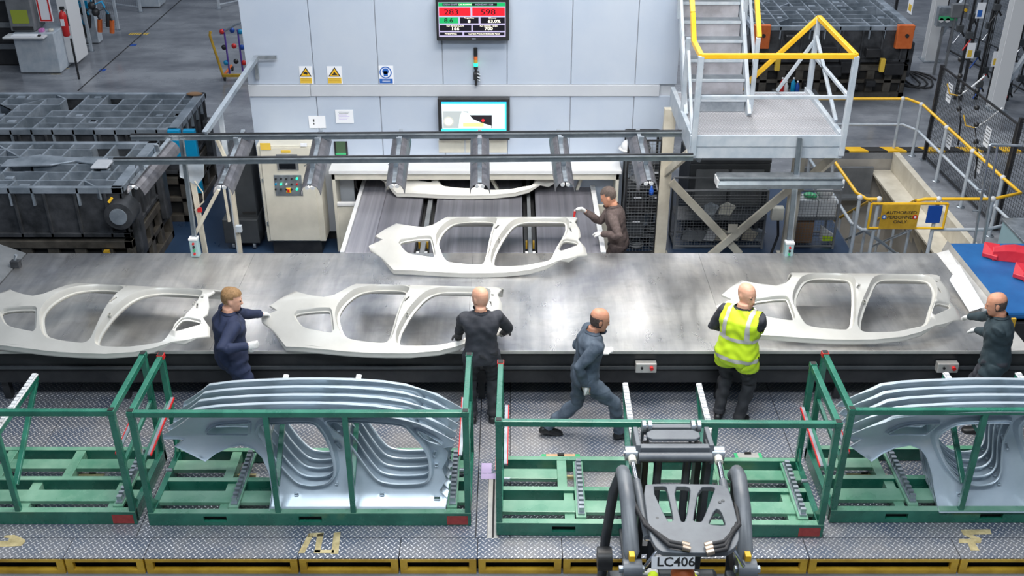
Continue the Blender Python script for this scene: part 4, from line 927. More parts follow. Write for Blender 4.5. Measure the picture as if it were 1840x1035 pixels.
carton(1427, 1462, .055, .44, 'cardboard', 'cardboard_box', 'brown cardboard box in the bottom of the small wire cage')
t = thing('waste_sack', 'white full sack on top of the right white bin', 'sack', at(1478, 372, y=15)); MB().ball((at(1478, 372, y=15).x, 15, .86), .13, .12, .11).ball((at(1478, 372, y=15).x + .05, 15, .95), .04, .04, .05).build('sack_body', M['whiter'], t)
t = thing('green_rag', 'green cloth lying on the left white bin', 'cloth', at(1452, 372, y=15)); MB().ball((at(1452, 372, y=15).x, 15, .8), .1, .09, .035).ball((at(1452, 372, y=15).x + .05, 14.95, .81), .05, .07, .03).build('folds', M['greenlbl'], t)
t = thing('white_offcut', 'white pointed off-cut with a lime edge beside the cardboard box', 'scrap', at(1482, 425, y=15)); p = at(1482, 425, y=15)
MB().prism([(p.x - .1, 14.9, .3), (p.x + .13, 14.9, .14), (p.x + .1, 14.9, .06), (p.x - .08, 14.9, .06)], (0, .1, 0)).build('folded_sheet', M['whiter'], t); MB().prism([(p.x - .07, 14.89, .16), (p.x + .12, 14.89, .13), (p.x + .1, 14.89, .06), (p.x - .06, 14.89, .06)], (0, .008, 0)).build('lime_edge', M['hivis'], t)

# ================================================================ PRESS DIES
def die(x0, x1, y0, y1, z1, label, zsplit, cellx=.34, celly=.3, rib='castl', seed=1, ends=None, full=True):
    rnd = random.Random(seed)
    t = thing('press_die', label, 'press die', ((x0 + x1) / 2, (y0 + y1) / 2, 0), 'stored press dies')
    W = x1 - x0
    B('floor_web', M['black'], t, (x0 + .05, x1 - .05, y0 + .05, y1 - .05, z1 - .32, z1 - .26))
    # rim
    mb = MB(); mb.box(x0, x1, y0, y0 + .07, z1 - .10, z1).box(x0, x1, y1 - .09, y1, z1 - .10, z1).box(x0, x0 + .1, y0, y1, z1 - .1, z1).box(x1 - .16, x1, y0, y1, z1 - .1, z1)
    mb.build('rim', M[rib], t, bevel=.012)
    # rib lattice, some cells merged, a few diagonals
    mb = MB(); nx = int(W / cellx); ny = max(2, int((y1 - y0) / celly)); cx_, cy_ = W / nx, (y1 - y0) / ny
    for i in range(1, nx):
        for j in range(ny):
            if rnd.random() < .86: mb.box(x0 + i * cx_ - .014, x0 + i * cx_ + .014, y0 + j * cy_ + .0, y0 + (j + 1) * cy_, z1 - .28, z1 - .012 - .01 * rnd.random())
    for j in range(1, ny):
        for i in range(nx):
            if rnd.random() < .88: mb.box(x0 + i * cx_, x0 + (i + 1) * cx_, y0 + j * cy_ - .014, y0 + j * cy_ + .014, z1 - .28, z1 - .012 - .01 * rnd.random())
    for _ in range(nx // 2):
        i, j = rnd.randrange(nx), rnd.randrange(ny); a = Vector((x0 + i * cx_, y0 + j * cy_, z1 - .1)); b = Vector((x0 + (i + 1) * cx_, y0 + (j + 1) * cy_, z1 - .1))
        if rnd.random() < .5: a.x, b.x = b.x, a.x
        mb.bar(a, b, .026, .17)
    mb.build('rib_lattice', M[rib], t)
    for _ in range(nx * ny // 4):
        i, j = rnd.randrange(nx), rnd.randrange(ny); x, y_ = x0 + (i + .5) * cx_, y0 + (j + .5) * cy_; s = .05 + .03 * rnd.random()
        MB().box(x - s, x + s, y_ - s * .8, y_ + s * .8, z1 - .28, z1 - .03).build('boss', M['castl'], t, bevel=.01)
    # upper casting walls with pockets
    mb = MB(); mb.box(x0 + .02, x1 - .02, y0 + .04, y0 + .07, zsplit + .06, z1 - .1).box(x0 + .02, x1 - .02, y1 - .07, y1 - .04, zsplit + .06, z1 - .1).box(x1 - .07, x1 - .04, y0 + .04, y1 - .04, zsplit + .06, z1 - .1).box(x0 + .04, x0 + .07, y0 + .04, y1 - .04, zsplit + .06, z1 - .1)
    mb.build('upper_casting', M['castd'], t)
    mb = MB()
    k = x0 + .25
    while k < x1 - .1: mb.box(k - .02, k + .02, y0, y0 + .05, zsplit + .06, z1 - .1); k += .42
    k = y0 + .2
    while k < y1 - .1: mb.box(x1 - .05, x1, k - .02, k + .02, zsplit + .06, z1 - .1); k += .26
    mb.box(x0, x1, y0 + .0, y0 + .08, zsplit + .06, zsplit + .12).box(x1 - .1, x1, y0, y1, zsplit + .06, zsplit + .12)
    mb.build('stiffeners', M['castd'], t, bevel=.006)
    # lower casting with square lightening windows
    B('lower_core', M['ink'], t, (x0 + .12, x1 - .12, y0 + .12, y1 - .12, .05, zsplit + .05))
    mb = MB(); n = int(W / .36)
    for i in range(n + 1):
        x = x0 + i * W / n; mb.box(max(x0, x - .08), min(x1, x + .08), y0 + .02, y0 + .1, .12, zsplit - .12)
    mb.box(x0, x1, y0, y0 + .12, 0, .12).box(x0, x1, y0, y0 + .12, zsplit - .12, zsplit).box(x0 + .1, x1 - .1, y0 + .02, y0 + .1, zsplit * .45, zsplit * .55)
    n = int((y1 - y0) / .36)
    for i in range(n + 1):
        y_ = y0 + i * (y1 - y0) / n; mb.box(x1 - .1, x1 - .02, max(y0, y_ - .07), min(y1, y_ + .07), .12, zsplit - .12)
    mb.box(x1 - .12, x1, y0, y1, 0, .12).box(x1 - .12, x1, y0, y1, zsplit - .12, zsplit).box(x1 - .1, x1 - .02, y0, y1, zsplit * .45, zsplit * .55)
    mb.box(x0, x0 + .1, y0, y1, 0, zsplit).box(x0, x1, y1 - .1, y1, 0, zsplit)
    mb.build('lower_casting', M['castb'], t, bevel=.008)
    # guide blocks
    for y_ in (y0 + .22, y1 - .3):
        mb = MB(); mb.box(x1 - .02, x1 + .1, y_ - .12, y_ + .12, zsplit - .3, zsplit + .45)
        mb.build('guide_block', M['castd'], t, bevel=.03)
    return t
d1 = die(-8.8, -5.35, 13.45, 15.2, 1.60, 'dark ribbed cast press die nearest the table at the left', .78, .31, .27, 'castl', 3)
c = (-5.42, 13.40, 1.22)
m_ = MB().tube([(c[0], c[1] - .08, c[2]), (c[0], c[1] + .25, c[2])], .2, 20).build('round_boss', M['castd'], d1)
MB().tube([(c[0], c[1] - .1, c[2]), (c[0], c[1] - .08, c[2])], .12, 16).build('boss_cap', M['castl'], m_)
B('white_pad', mat('worn_white_steel', (.6, .63, .68), .4, .3, (.72, .74, .78), 4), d1, (at(190, 290, z=1.6).x - .12, at(190, 290, z=1.6).x + .12, 14.1, 14.4, 1.6, 1.63), bevel=.01)
mb = MB()
p = at(120, 292, z=1.6); mb.prism([(p.x - .9, p.y - .15, 1.58), (p.x - .2, p.y - .1, 1.58), (p.x + .1, p.y + .05, 1.58), (p.x + .55, p.y - .12, 1.58), (p.x + .55, p.y + .16, 1.58), (p.x - .1, p.y + .2, 1.58), (p.x - .5, p.y + .3, 1.58), (p.x - .9, p.y + .1, 1.58)], (0, 0, .03)); mb.build('cast_web_plate', M['castl'], d1, bevel=.01)
B('yellow_block', M['dullyellow'], d1, (-5.75, -5.68, 13.36, 13.43, .5, .66)); MB().tube([(-5.52, 13.33, 1.43), (-5.47, 13.35, 1.49)], .02).build('yellow_pin', M['yellow'], d1)
for i in range(3): MB().tube([(-6.25 + .05 * i, 13.38, .42), (-6.27 + .05 * i, 13.33, .3), (-6.22 + .05 * i, 13.36, .2), (-6.2 + .05 * i, 13.4, .3)], .012, 6).build('wire_loop', M['beige'], d1)
MB().box(-6.0, -5.4, 13.25, 13.44, .05, .5).build('lower_lug', M['castb'], d1, bevel=.03)
for x in (-5.9, -5.58): MB().tube([(x, 13.18, .28), (x, 13.26, .28)], .09, 14).build('lug_roller', M['castl'], d1)
d2 = die(-8.8, -5.22, 15.72, 17.5, 1.60, 'dark ribbed cast press die behind, its flat lattice top facing up', .78, .30, .26, 'castl', 8)
MB().ball((at(352, 168, z=1.6).x, 17.35, 1.62), .14, .07, .03).build('rust_patch', M['cardboard'], d2)
B('cyan_block', M['cyan'], d2, (at(300, 238, y=15.6).x, at(322, 238, y=15.6).x, 15.6, 15.7, 1.15, 1.62), (at(328, 238, y=15.6).x, at(349, 238, y=15.6).x, 15.6, 15.7, 1.05, 1.62), bevel=.01)
B('cyan_bracket', M['cyan'], d2, (at(332, 270, y=15.6).x, at(352, 270, y=15.6).x, 15.62, 15.7, .55, 1.1), bevel=.01)
d3 = die(4.95, 8.35, 21.9, 24.2, 1.55, 'grey press die with orange end lugs behind the mezzanine stairs', .72, .3, .3, 'castl', 12)
for px in (1370, 1628):
    q_ = at(px, 60, y=21.8); s = B('orange_lug', M['orange'], d3, (q_.x - .17, q_.x + .17, 21.8, 21.92, at(px, 88, y=21.8).z, at(px, 46, y=21.8).z), bevel=.01)
    MB().tube([(q_.x + .03, 21.78, q_.z - .05), (q_.x + .03, 21.81, q_.z - .05)], .04, 12).build('lug_hole', M['ink'], s)
for px, py in ((1397, 115), (1585, 117)):
    q_ = at(px, py, y=21.75); B('yellow_stop', M['papery'], d3, (q_.x - .05, q_.x + .05, 21.7, 21.8, q_.z - .14, q_.z + .14), bevel=.01)
mb = MB()
for k in range(10):
    q_ = at(1420 + (k * 37) % 190, 68 + (k * 29) % 90, y=21.8); s = .1 + .05 * (k % 3); MB().box(q_.x - s, q_.x + s, 21.72, 21.9, q_.z - s * .6, q_.z + s * .6).build('clamp_block', M['black'], d3, bevel=.015)
for k, (px, m) in enumerate(((1405, 'red'), (1412, 'whiter'), (1425, 'cyan'), (1432, 'blue'))):
    q_ = at(px, 155 + 6 * (k % 2), y=21.0); t = thing('spray_can', ['red spray can behind the mezzanine deck', 'white spray can behind the mezzanine deck', 'cyan bottle behind the mezzanine deck', 'blue bottle behind the mezzanine deck'][k], 'can', (q_.x, 21, q_.z - .12))
    MB().lathe((q_.x, 21, q_.z - .12), [(.04, 0), (.045, .01), (.045, .2), (.02, .24), (.018, .27)]).build('can_body', M[m], t); MB().lathe((q_.x, 21, q_.z + .15), [(.02, 0), (.02, .03)]).build('cap', M['whiter'], t)
t = thing('work_bench', 'low dark bench with cans behind the mezzanine deck', 'bench', (5.3, 21.1, 0)); q0, q1 = at(1390, 170, y=21).x, at(1450, 170, y=21).x
zt = at(1405, 155, y=21).z - .12; B('bench_top', M['dgrey'], t, (q0, q1 + .2, 20.8, 21.2, zt - .04, zt)); [B('leg', M['dgrey'], t, (x, x + .05, yy, yy + .05, 0, zt - .04)) for x in (q0, q1 + .15) for yy in (20.82, 21.12)]

# ================================================================ PIT GUARD RAIL
gr = thing('guard_rail', 'yellow topped white tubular guard rail around the floor pit', 'railing', (6.4, 14.4, 0))
GX, GY = 7.52, 14.40
def gp(p, m='white', r=.028):
    s = MB().tube([(p[0], p[1], 0), (p[0], p[1], 1.0)], r, 10).build('post', M[m], gr); MB().ball((p[0], p[1], 1.0), .045, n=10, m=6).build('joint', M['whiter'], s); MB().lathe((p[0], p[1], 0), [(.07, 0), (.07, .012)], 12).build('foot', M['galv'], s)
def gt(pts, m, nm, r=.026): return MB().tube(pts, r, 8).build(nm, M[m], gr)
y_far = 18.92
side = [(7.22, y_far), (7.46, 18.6), (7.49, 17.4), (7.52, 16.3), (7.57, 15.2)]
for p in side: gp(p)
for p in ((6.30, GY), (7.1, GY)): gp(p)
gt([(5.3, y_far, 1.0), (7.3, y_far, 1.0), (7.48, 18.6, 1.0), (7.57, 15.2, 1.0), (7.60, 14.62, 1.0), (7.1, GY, 1.0), (6.1, GY, 1.0), (5.98, GY, .97)], 'yellow', 'top_rail')
gt([(5.3, y_far, .5), (7.3, y_far, .5), (7.48, 18.6, .5), (7.57, 15.2, .5), (7.60, 14.62, .5), (7.1, GY, .5), (6.3, GY, .5)], 'white', 'mid_rail')
for p in ((5.15, 15.9), (5.15, 14.45 + .0), (5.42, GY)): gp(p)
gt([(5.15, 17.2, 1.0), (5.15, 14.62, 1.0), (5.24, GY, 1.0), (5.46, GY, 1.0)], 'yellow', 'top_rail'); gt([(5.15, 17.2, .5), (5.15, 14.62, .5), (5.24, GY, .5), (5.46, GY, .5)], 'white', 'mid_rail')
for p in ((5.3, y_far), (5.15, 17.2)): gp(p)
gt([(5.2, 14.6, .5), (5.7, 14.62, .15), (6.0, 14.7, -.1)], 'galv', 'sloping_rail', .024)
# inner rails of the pit stair
for xo in (5.42, 6.1):
    MB().tube([(xo, 14.7, .85), (xo, 16.2, -.2)], .024, 8).build('stair_rail', M['dullyellow'], gr)
    MB().tube([(xo, 14.7, .35), (xo, 16.2, -.7)], .022, 8).build('stair_rail', M['galv'], gr)
    for k in range(3): MB().tube([(xo, 14.75 + k * .6, -1.0), (xo, 14.75 + k * .6, .82 - k * .42)], .022, 8).build('stair_post', M['white'], gr)
for k in range(7): B('stair_tread', M['galv'], gr, (5.42, 6.1, 14.75 + k * .25, 14.99 + k * .25, -.22 - k * .22, -.18 - k * .22))
# gate with sign
a, b = at(1567, 366, y=GY - .03), at(1694, 410, y=GY - .03)
gt_ = thing('pit_gate', 'yellow framed gate closing the gap in the pit guard rail', 'gate', ((a.x + b.x) / 2, GY - .03, b.z))
yv = GY - .03
for p, q in (((a.x, a.z), (b.x, a.z)), ((a.x, b.z), (b.x, b.z)), ((a.x, a.z), (a.x, b.z)), ((b.x, a.z), (b.x, b.z))): MB().tube([(p[0], yv, p[1]), (q[0], yv, q[1])], .02, 8).build('gate_bar', M['yellow'], gt_)
B('blue_cloth', M['blue'], gt_, (b.x - .28, b.x - .07, yv - .02, yv + .01, b.z + .09, a.z - .03), bevel=.008)
t = thing('gate_sign', 'yellow sign reading AUTHORISED PERSONNEL ONLY on the pit gate', 'sign', ((a.x + b.x) / 2, yv - .03, b.z))
sx_, ex_ = at(1584, 380, y=yv - .03).x, at(1652, 380, y=yv - .03).x
B('board', M['dullyellow'], t, (sx_, ex_, yv - .035, yv - .022, b.z + .0, a.z), bevel=.003)
for i, s in enumerate(('AUTHORISED', 'PERSONNEL', 'ONLY')): text(s, .068, ((sx_ + ex_) / 2 + .02, yv - .037, a.z - .13 - .075 * i), M['ink'], t, sx=1.1)
for x, m in ((sx_ + .05, 'paperb'), (ex_ - .05, 'red')):
    MB().tube([(x, yv - .036, a.z - .2), (x, yv - .04, a.z - .2)], .036, 16).build('round_symbol', M[m], t); MB().tube([(x, yv - .041, a.z - .2), (x, yv - .043, a.z - .2)], .018, 12).build('symbol_centre', M['paper'], t)

# ================================================================ MESH FENCES, COLUMNS ON THE RIGHT
def mesh_fence(p, q, h, label, frame='black', cell=.06, posts=2, z0=.08, wire='dgrey', vert_only=False):
    p, q = Vector((*p, 0)), Vector((*q, 0)); d = (q - p); L = d.length; d.normalize()
    t = thing('mesh_fence', label, 'fence', (p + q) / 2)
    for k in range(posts): 
        c_ = p + d * L * k / (posts - 1); MB().bar(c_, c_ + Vector((0, 0, h)), .06, .06).build('post', M[frame], t); MB().box(c_.x - .07, c_.x + .07, c_.y - .07, c_.y + .07, 0, .012).build('foot_plate', M['galv'], t)
    for z in (z0, h - .03): MB().bar(p + Vector((0, 0, z)), q + Vector((0, 0, z)), .03, .03).build('frame_bar', M[frame], t)
    mb = MB(); n = int(L / cell)
    for k in range(1, n): c_ = p + d * L * k / n; mb.bar(c_ + Vector((0, 0, z0)), c_ + Vector((0, 0, h - .03)), .005, .005)
    if not vert_only:
        for k in range(1, int((h - z0) / cell)): mb.bar(p + Vector((0, 0, z0 + k * cell)), q + Vector((0, 0, z0 + k * cell)), .005, .005)
    mb.build('wire_mesh', M[wire], t, kind='stuff'); return t
F1 = (7.62, 18.4); F2 = (7.74, 15.45)
mesh_fence(F1, F2, 1.8, 'black framed mesh fence beside the pit guard rail', posts=2)
mesh_fence((7.74, 15.4), (8.1, 12.7), 1.9, 'black mesh fence section running to the right picture edge', posts=2)
def fence_paper(px, py, label, w_=.2, h_=.32, x=7.6, lines=5, cat='notice', m2=None):
    p = at(px, py, x=x); t = thing('fence_notice', label, cat, p)
    B('sheet', M['paper'], t, (x - .005, x, p.y - w_ / 2, p.y + w_ / 2, p.z - h_ / 2, p.z + h_ / 2))
    for k in range(lines): B('text_line', M['mgrey'], t, (x - .007, x - .005, p.y - w_ * .4, p.y + w_ * .4, p.z + h_ * .38 - k * h_ * .17, p.z + h_ * .38 - k * h_ * .17 + .018))
    if m2: B('sign_patch', M[m2], t, (x - .008, x - .005, p.y - w_ * .3, p.y + w_ * .3, p.z - h_ * .38, p.z - h_ * .05))
fence_paper(1706, 167, 'striped white notice highest on the black mesh fence', x=7.58)
fence_paper(1706, 250, 'striped white notice low on the fence behind the yellow rail', x=7.60)
fence_paper(1774, 246, 'striped white notice right of centre on the black mesh fence', x=7.66)
fence_paper(1759, 292, 'striped white notice below the others near the tall ladder', x=7.66)
def jig(px, py, label, x=7.55, seed=0):
    p = at(px, py, x=x); t = thing('fence_gripper', label, 'gripper', p); r = random.Random(seed)
    MB().tube([p, p + Vector((.18, .02, .12)), p + Vector((.40, .05, .33))], .016, 8).build('arm_bar', M['whiter'], t)
    MB().tube([p, p + Vector((0, -.3, -.35)), p + Vector((0.02, -.35, -.75))], .015, 8).build('arm_bar', M['black'], t)
    for k in range(4):
        c_ = p + Vector((.02, -.1 + .12 * k, -.2 + .25 * k)); MB().ball(c_, .045, n=8, m=6).build('clamp_joint', M['black'], t)
    MB().tube([p, p + Vector((-.05, .25, -.05)), p + Vector((-.08, .35, .1))], .012, 8).build('hose', M['dullyellow'], t)
jig(1722, 172, 'white rod gripper leaning over the top of the mesh fence', seed=1); jig(1752, 230, 'gripper with white rod below the first on the mesh fence', x=7.62, seed=2)
def column(px, py, label, h=7, diag=1):
    p = at(px, py, z=0); t = thing('steel_column', label, 'column', p)
    B('flange', M['whiter'], t, (p.x - .14, p.x + .14, p.y - .12, p.y - .1, .02, h), (p.x - .14, p.x + .14, p.y + .1, p.y + .12, .02, h)); B('web', M['white'], t, (p.x - .012, p.x + .012, p.y - .1, p.y + .1, .02, h)); B('base_plate', M['galv'], t, (p.x - .2, p.x + .2, p.y - .2, p.y + .2, 0, .02))
    MB().bar((p.x + .05, p.y, .35), (p.x + .9 * diag, p.y + .3, 1.9), .08, .08).build('brace', M['white'], t)
    MB().bar((p.x + .05, p.y, 2.0), (p.x + 2.2, p.y, 2.0), .09, .09).build('crossbar', M['white'], t)
    return p
column(1669, 108, 'white steel column beyond the right die'); pc = column(1787, 196, 'large white steel column at the right with a crossbar', h=7)
# hanging tooling fence at far right
mesh_fence((8.6, 28.5), (9.2, 25.6), 2.2, 'dark framed mesh fence behind the first white column', posts=3, wire='galv')
mesh_fence((10.5, 25.2), (11.4, 20.2), 2.2, 'mesh fence hung with tooling below the large white column', posts=3, wire='galv')
mesh_fence((12.6, 22.2), (11.2, 27.5), 2.3, 'mesh fence with safety notices between the white columns', posts=3, wire='mgrey')
random.seed(11)
hang = [(1742, 62, 'left of the large column beside the blue disc notice', 0), (1755, 95, 'left of the large column below its crossbar', 1), (1778, 45, 'touching the left side of the large column near the top', 2), (1792, 12, 'at the very top left of the large column', 3),
        (1770, 125, 'left of the large column near its middle', 0), (1815, 25, 'right of the large column at the top', 1), (1834, 75, 'at the right edge beside the red patched notice', 2), (1808, 88, 'just right of the large column under the crossbar', 3),
        (1822, 98, 'right of the large column above the red and yellow notice', 1), (1812, 160, 'low to the right of the large column', 0), (1725, 50, 'under the dark grey wall box', 2), (1748, 30, 'beside the blue disc notice, higher up', 3), (1760, 150, 'low left of the large column', 1), (1834, 140, 'at the right edge below the red and yellow notice', 3)]
for k, (px, py, wh, ty) in enumerate(hang):
    p = at(px, py, y=21.75 + (k % 3) * .5); t = thing('gripper_tool', ['black tool with red rod ', 'black tool with blue rod ', 'dark tool with chrome rod ', 'all black jointed tool '][ty] + wh, 'tool', p)
    MB().tube([p + Vector((0, 0, .35)), p, p + Vector((.12, 0, -.18))], .02, 6).build('arm', M['black'], t)
    MB().box(p.x - .07, p.x + .07, p.y - .05, p.y + .05, p.z - .08, p.z + .06).build('head', M['dgrey'], t, bevel=.015)
    MB().tube([p + Vector((.05, 0, -.1)), p + Vector((-.1, -.05, -.32))], .015, 6).build('rod', M[['red', 'blue', 'chrome', 'black'][ty]], t)
    MB().tube([p + Vector((0, 0, .35)), (p.x, p.y, 2.6)], .012, 6).build('hanger', M['dgrey'], t)
    if k % 3 == 0:
        r_ = thing('tool_rail', ['dark rail from which tools hang, nearest row', '', ''][0] if k == 0 else 'dark post of the tool racks ' + wh, 'rail', (p.x, p.y, 0)); MB().bar((p.x, p.y + .06, 0.005), (p.x, p.y + .06, 2.7), .05, .05).build('rack_post', M['black'], r_); MB().bar((p.x - .5, p.y + .0, 2.62), (p.x + .5, p.y + .0, 2.62), .04, .04).build('rack_arm', M['black'], r_)
for k, (px, py, lab, m2) in enumerate(((1762, 18, 'white safety notice with blue disc at upper right', 'paperb'), (1744, 90, 'white notice with yellow patch on the tooling fence', 'papery'), (1824, 55, 'white notice with red patch right of the large column', 'red'), (1824, 125, 'white notice with red and yellow patches lower right of the large column', 'orange'), (1637, 6, 'white notice with yellow triangle on the far fence', 'papery'), (1790, 105, 'narrow white notice at the left edge of the large column', 'papery'))):
    fence_paper(px, py, lab, .3, .45, x=9.1, lines=0, m2=m2) if px < 1700 else None
    if px >= 1700:
        yy = 21.7; p = at(px, py, y=yy); t = thing('fence_notice', lab, 'notice', p); B('sheet', M['paper'], t, (p.x - .08, p.x + .09, yy - .006, yy, p.z - .17, p.z + .15)); B('sign_patch', M[m2], t, (p.x - .05, p.x + .04, yy - .009, yy - .006, p.z - .14, p.z)); MB().bar((p.x, yy + .02, .002), (p.x, yy + .02, p.z + .2), .03, .03).build('stake', M['black'], t)
# control boxes beside first column
t = thing('valve_panel', 'grey valve panel with green top beside the first white column', 'panel', at(1700, 30, y=23.5)); p = at(1702, 12, y=23.5); q = at(1716, 47, y=23.5)
B('panel_box', M['galv'], t, (p.x - .18, q.x + .02, 23.45, 23.6, q.z, p.z), bevel=.01); B('cover', M['greenlbl'], t, (p.x - .15, q.x - .02, 23.42, 23.45, p.z - .28, p.z - .2)); 
for x in (p.x - .1, p.x + .04): MB().tube([(x, 23.42, q.z + .15), (x, 23.45, q.z + .15)], .05, 14).build('gauge', M['whiter'], t)
B('stand', M['mgrey'], t, (p.x - .02, p.x + .03, 23.5, 23.55, 0, q.z))
t = thing('relay_box', 'dark grey wall box with a yellow knob beside the valve panel', 'box', at(1724, 20, y=23.4)); p = at(1712, 7, y=23.4); q = at(1735, 31, y=23.4)
B('box_body', M['mgrey'], t, (p.x, q.x, 23.35, 23.5, q.z, p.z), bevel=.01); MB().tube([(q.x - .06, 23.31, p.z - .12), (q.x - .06, 23.35, p.z - .12)], .035).build('knob', M['yellow'], t); B('stand', M['mgrey'], t, (p.x + .1, p.x + .14, 23.4, 23.45, 0, q.z))
# cable coil on the floor
t = thing('cable_coil', 'black cable lying in loops on the floor right of the die', 'cable', at(1650, 145, z=0)); p = at(1655, 145, z=0)
MB().tube([(p.x + (.33 + .03 * math.sin(k * 1.7)) * math.cos(k * .52) - .012 * k, p.y + .62 * math.sin(k * .52), .02 + .001 * k) for k in range(36)] + [tuple(at(1632, 128, z=.03)), tuple(at(1628, 120, z=.03))], .02, 6).build('cable', M['blackrub'], t)
# ladder by the blue belt
t = thing('ladder', 'thin grey steel ladder standing behind the blue belt', 'ladder', at(1755, 440, y=14.2)); ya = 14.2
for (a_, b_) in (((1778, 262), (1750, 440)), ((1792, 262), (1766, 440))):
    a2, b2 = at(*a_, y=ya), at(*b_, y=ya); MB().tube([a2, b2, (b2.x - .02, ya, 0)], .02, 8).build('stile', M['galv'], t)
a2, b2 = at(1778, 262, y=ya), at(1792, 262, y=ya)
MB().tube([a2, a2 + Vector((.02, .0, .02)), at(1836, 262, y=ya)], .02, 8).build('hook', M['galv'], t)
for k in range(5): z = a2.z - .35 - k * .33; xk = a2.x + (z - a2.z) * .02; MB().tube([(xk - .01, ya, z), (xk + .11, ya, z)], .012, 6).build('rung', M['galv'], t)
t = thing('teal_cabinet', 'pale teal steel cabinet at the right edge behind the blue belt', 'cabinet', (7.5, 13.8, 0)); B('body', mat('pale_teal_paint', (.28, .42, .46), .45), t, (7.22, 7.84, 13.35, 14.2, .02, .75), bevel=.012); B('lid', M['galv'], t, (7.2, 7.86, 13.33, 14.22, .75, .78), bevel=.004)

# ================================================================ LEFT BACKGROUND
y = 23.6
a, b = at(38, 133, y=y), at(104, 133, y=y); Z = lambda py: at(60, py, y=y).z
t = thing('operator_console', 'white operator console with keyboard shelf and old grey monitor', 'console', ((a.x + b.x) / 2, y, 0))
B('body', M['white'], t, (a.x, b.x + .08, y, y + .8, .02, .92), bevel=.015); B('keyboard_shelf', M['whiter'], t, (a.x - .12, b.x - .05, y - .25, y + .1, .86, .90), bevel=.008); B('keyboard', M['paper'], t, (a.x + .05, b.x - .25, y - .2, y - .02, .90, .92), bevel=.004); B('mouse', M['ink'], t, (b.x - .2, b.x - .14, y - .18, y - .1, .90, .93), bevel=.008)
B('monitor_housing', M['mgrey'], t, (a.x - .05, a.x + .5, y + .1, y + .7, .95, Z(0) + .1), bevel=.02); B('monitor_screen', mat('olive_screen', (.12, .15, .02), .25, emit=.5), t, (a.x + .03, a.x + .40, y + .092, y + .1, 1.12, 1.42)); B('front_recess', M['ink'], t, (a.x, a.x + .46, y + .092, y + .1, .97, 1.05))
B('document_board', M['paper'], t, (a.x + .55, b.x + .02, y + .3, y + .32, 1.1, 1.75)); B('red_frame', M['red'], t, (a.x + .57, a.x + .6, y + .29, y + .3, 1.15, 1.7), (b.x - .03, b.x, y + .29, y + .3, 1.15, 1.7), (a.x + .57, b.x, y + .29, y + .3, 1.12, 1.15), (a.x + .57, b.x, y + .29, y + .3, 1.7, 1.73))
B('side_cabinet', M['whiter'], t, (b.x + .08, b.x + .3, y + .5, y + 1.2, .1, 1.9), bevel=.01)
for px, py in ((108, 50), (101, 133), (116, 123)):
    q = at(px, py, z=0) if py > 100 else None
    if q: tt = B('floor_mark', M['tape'], None, (q.x - .12, q.x + .12, q.y - .03, q.y + .0, .001, .004)); tag(tt, 'small yellow tape mark at the ' + ('front' if px == 101 else 'right') + ' corner of the operator console', 'marking')
t = thing('parcel', 'small pink packet on top of the operator console', 'packet', (a.x + .62, y + .2, .92)); B('packet_body', mat('pink_packet', (.6, .2, .5), .5), t, (a.x + .56, a.x + .66, y + .1, y + .22, .92, .99), bevel=.01)
t = thing('white_tape_roll', 'roll of tape beside the pink packet on the console', 'tape roll', (a.x + .78, y + .2, .92)); MB().lathe((a.x + .8, y + .2, .92), [(.06, 0), (.06, .05), (.03, .05), (.03, 0)]).build('roll', M['beige'], t)
# fire extinguisher
p = at(116, 45, y=23.2); t = thing('fire_extinguisher', 'red fire extinguisher hanging at the console side', 'extinguisher', (p.x, 23.2, p.z - .3))
MB().lathe((p.x, 23.2, p.z - .25), [(.05, 0), (.075, .02), (.08, .45), (.06, .52), (.025, .56), (.025, .6)]).build('cylinder_body', M['red'], t); MB().tube([(p.x, 23.2, p.z + .3), (p.x + .12, 23.15, p.z + .35), (p.x + .13, 23.12, p.z)], .014, 6).build('hose', M['ink'], t); B('valve', M['ink'], t, (p.x - .03, p.x + .06, 23.17, 23.23, p.z + .34, p.z + .4)); B('label_patch', M['paper'], t, (p.x - .04, p.x + .04, 23.115, 23.125, p.z, p.z + .15))
MB().tube([(p.x + .08, 23.2, p.z - .3), (p.x + .08, 23.2, 0)], .025, 8).build('stand_pole', M['black'], t)
# dark equipment beside console
t = thing('dark_rack', 'dark equipment rack at the far left edge behind the console', 'rack', (-12, 24, 0)); B('frame', M['black'], t, (-13.2, a.x - .12, 24.2, 25, .02, 2.2), bevel=.02)
for z in (.4, .9, 1.5, 2.0): B('drawer', M['mgrey'], t, (-13.1, a.x - .2, 24.15, 24.2, z, z + .12), bevel=.01)
B('cream_door', M['beige'], t, (-12.2, -11.9, 24.12, 24.2, .3, .8), bevel=.01)
# robot cell fences : white frames with vertical bars
def cell_fence(pa, pb, h, label, n=2):
    a_, b_ = at(*pa, z=0), at(*pb, z=0); return mesh_fence((a_.x, a_.y), (b_.x, b_.y), h, label, 'white', .07, n, .12, 'mgrey', True)
cell_fence((165, 92), (126, 78), 2.3, 'white framed barred fence right of the fire extinguisher', 2)
cell_fence((213, 53), (158, 44), 2.3, 'white framed barred fence in the second cell behind', 2)
cell_fence((253, 21), (186, 12), 2.3, 'white framed barred fence farthest back at the left', 2)
cell_fence((394, 16), (440, 6), 2.2, 'white framed low fence beside the enclosure wall corner', 2)
for px, py, h, lab in ((268, 14, 1.0, 'white box standing on the floor beside the farthest fence'),):
    p = at(px, py, z=0); t = thing('white_box', lab, 'box', p); B('box_body', M['white'], t, (p.x - .35, p.x + .3, p.y, p.y + .6, .02, h), bevel=.02); B('box_lid', M['whiter'], t, (p.x - .36, p.x + .31, p.y - .01, p.y + .61, h, h + .04), bevel=.01)
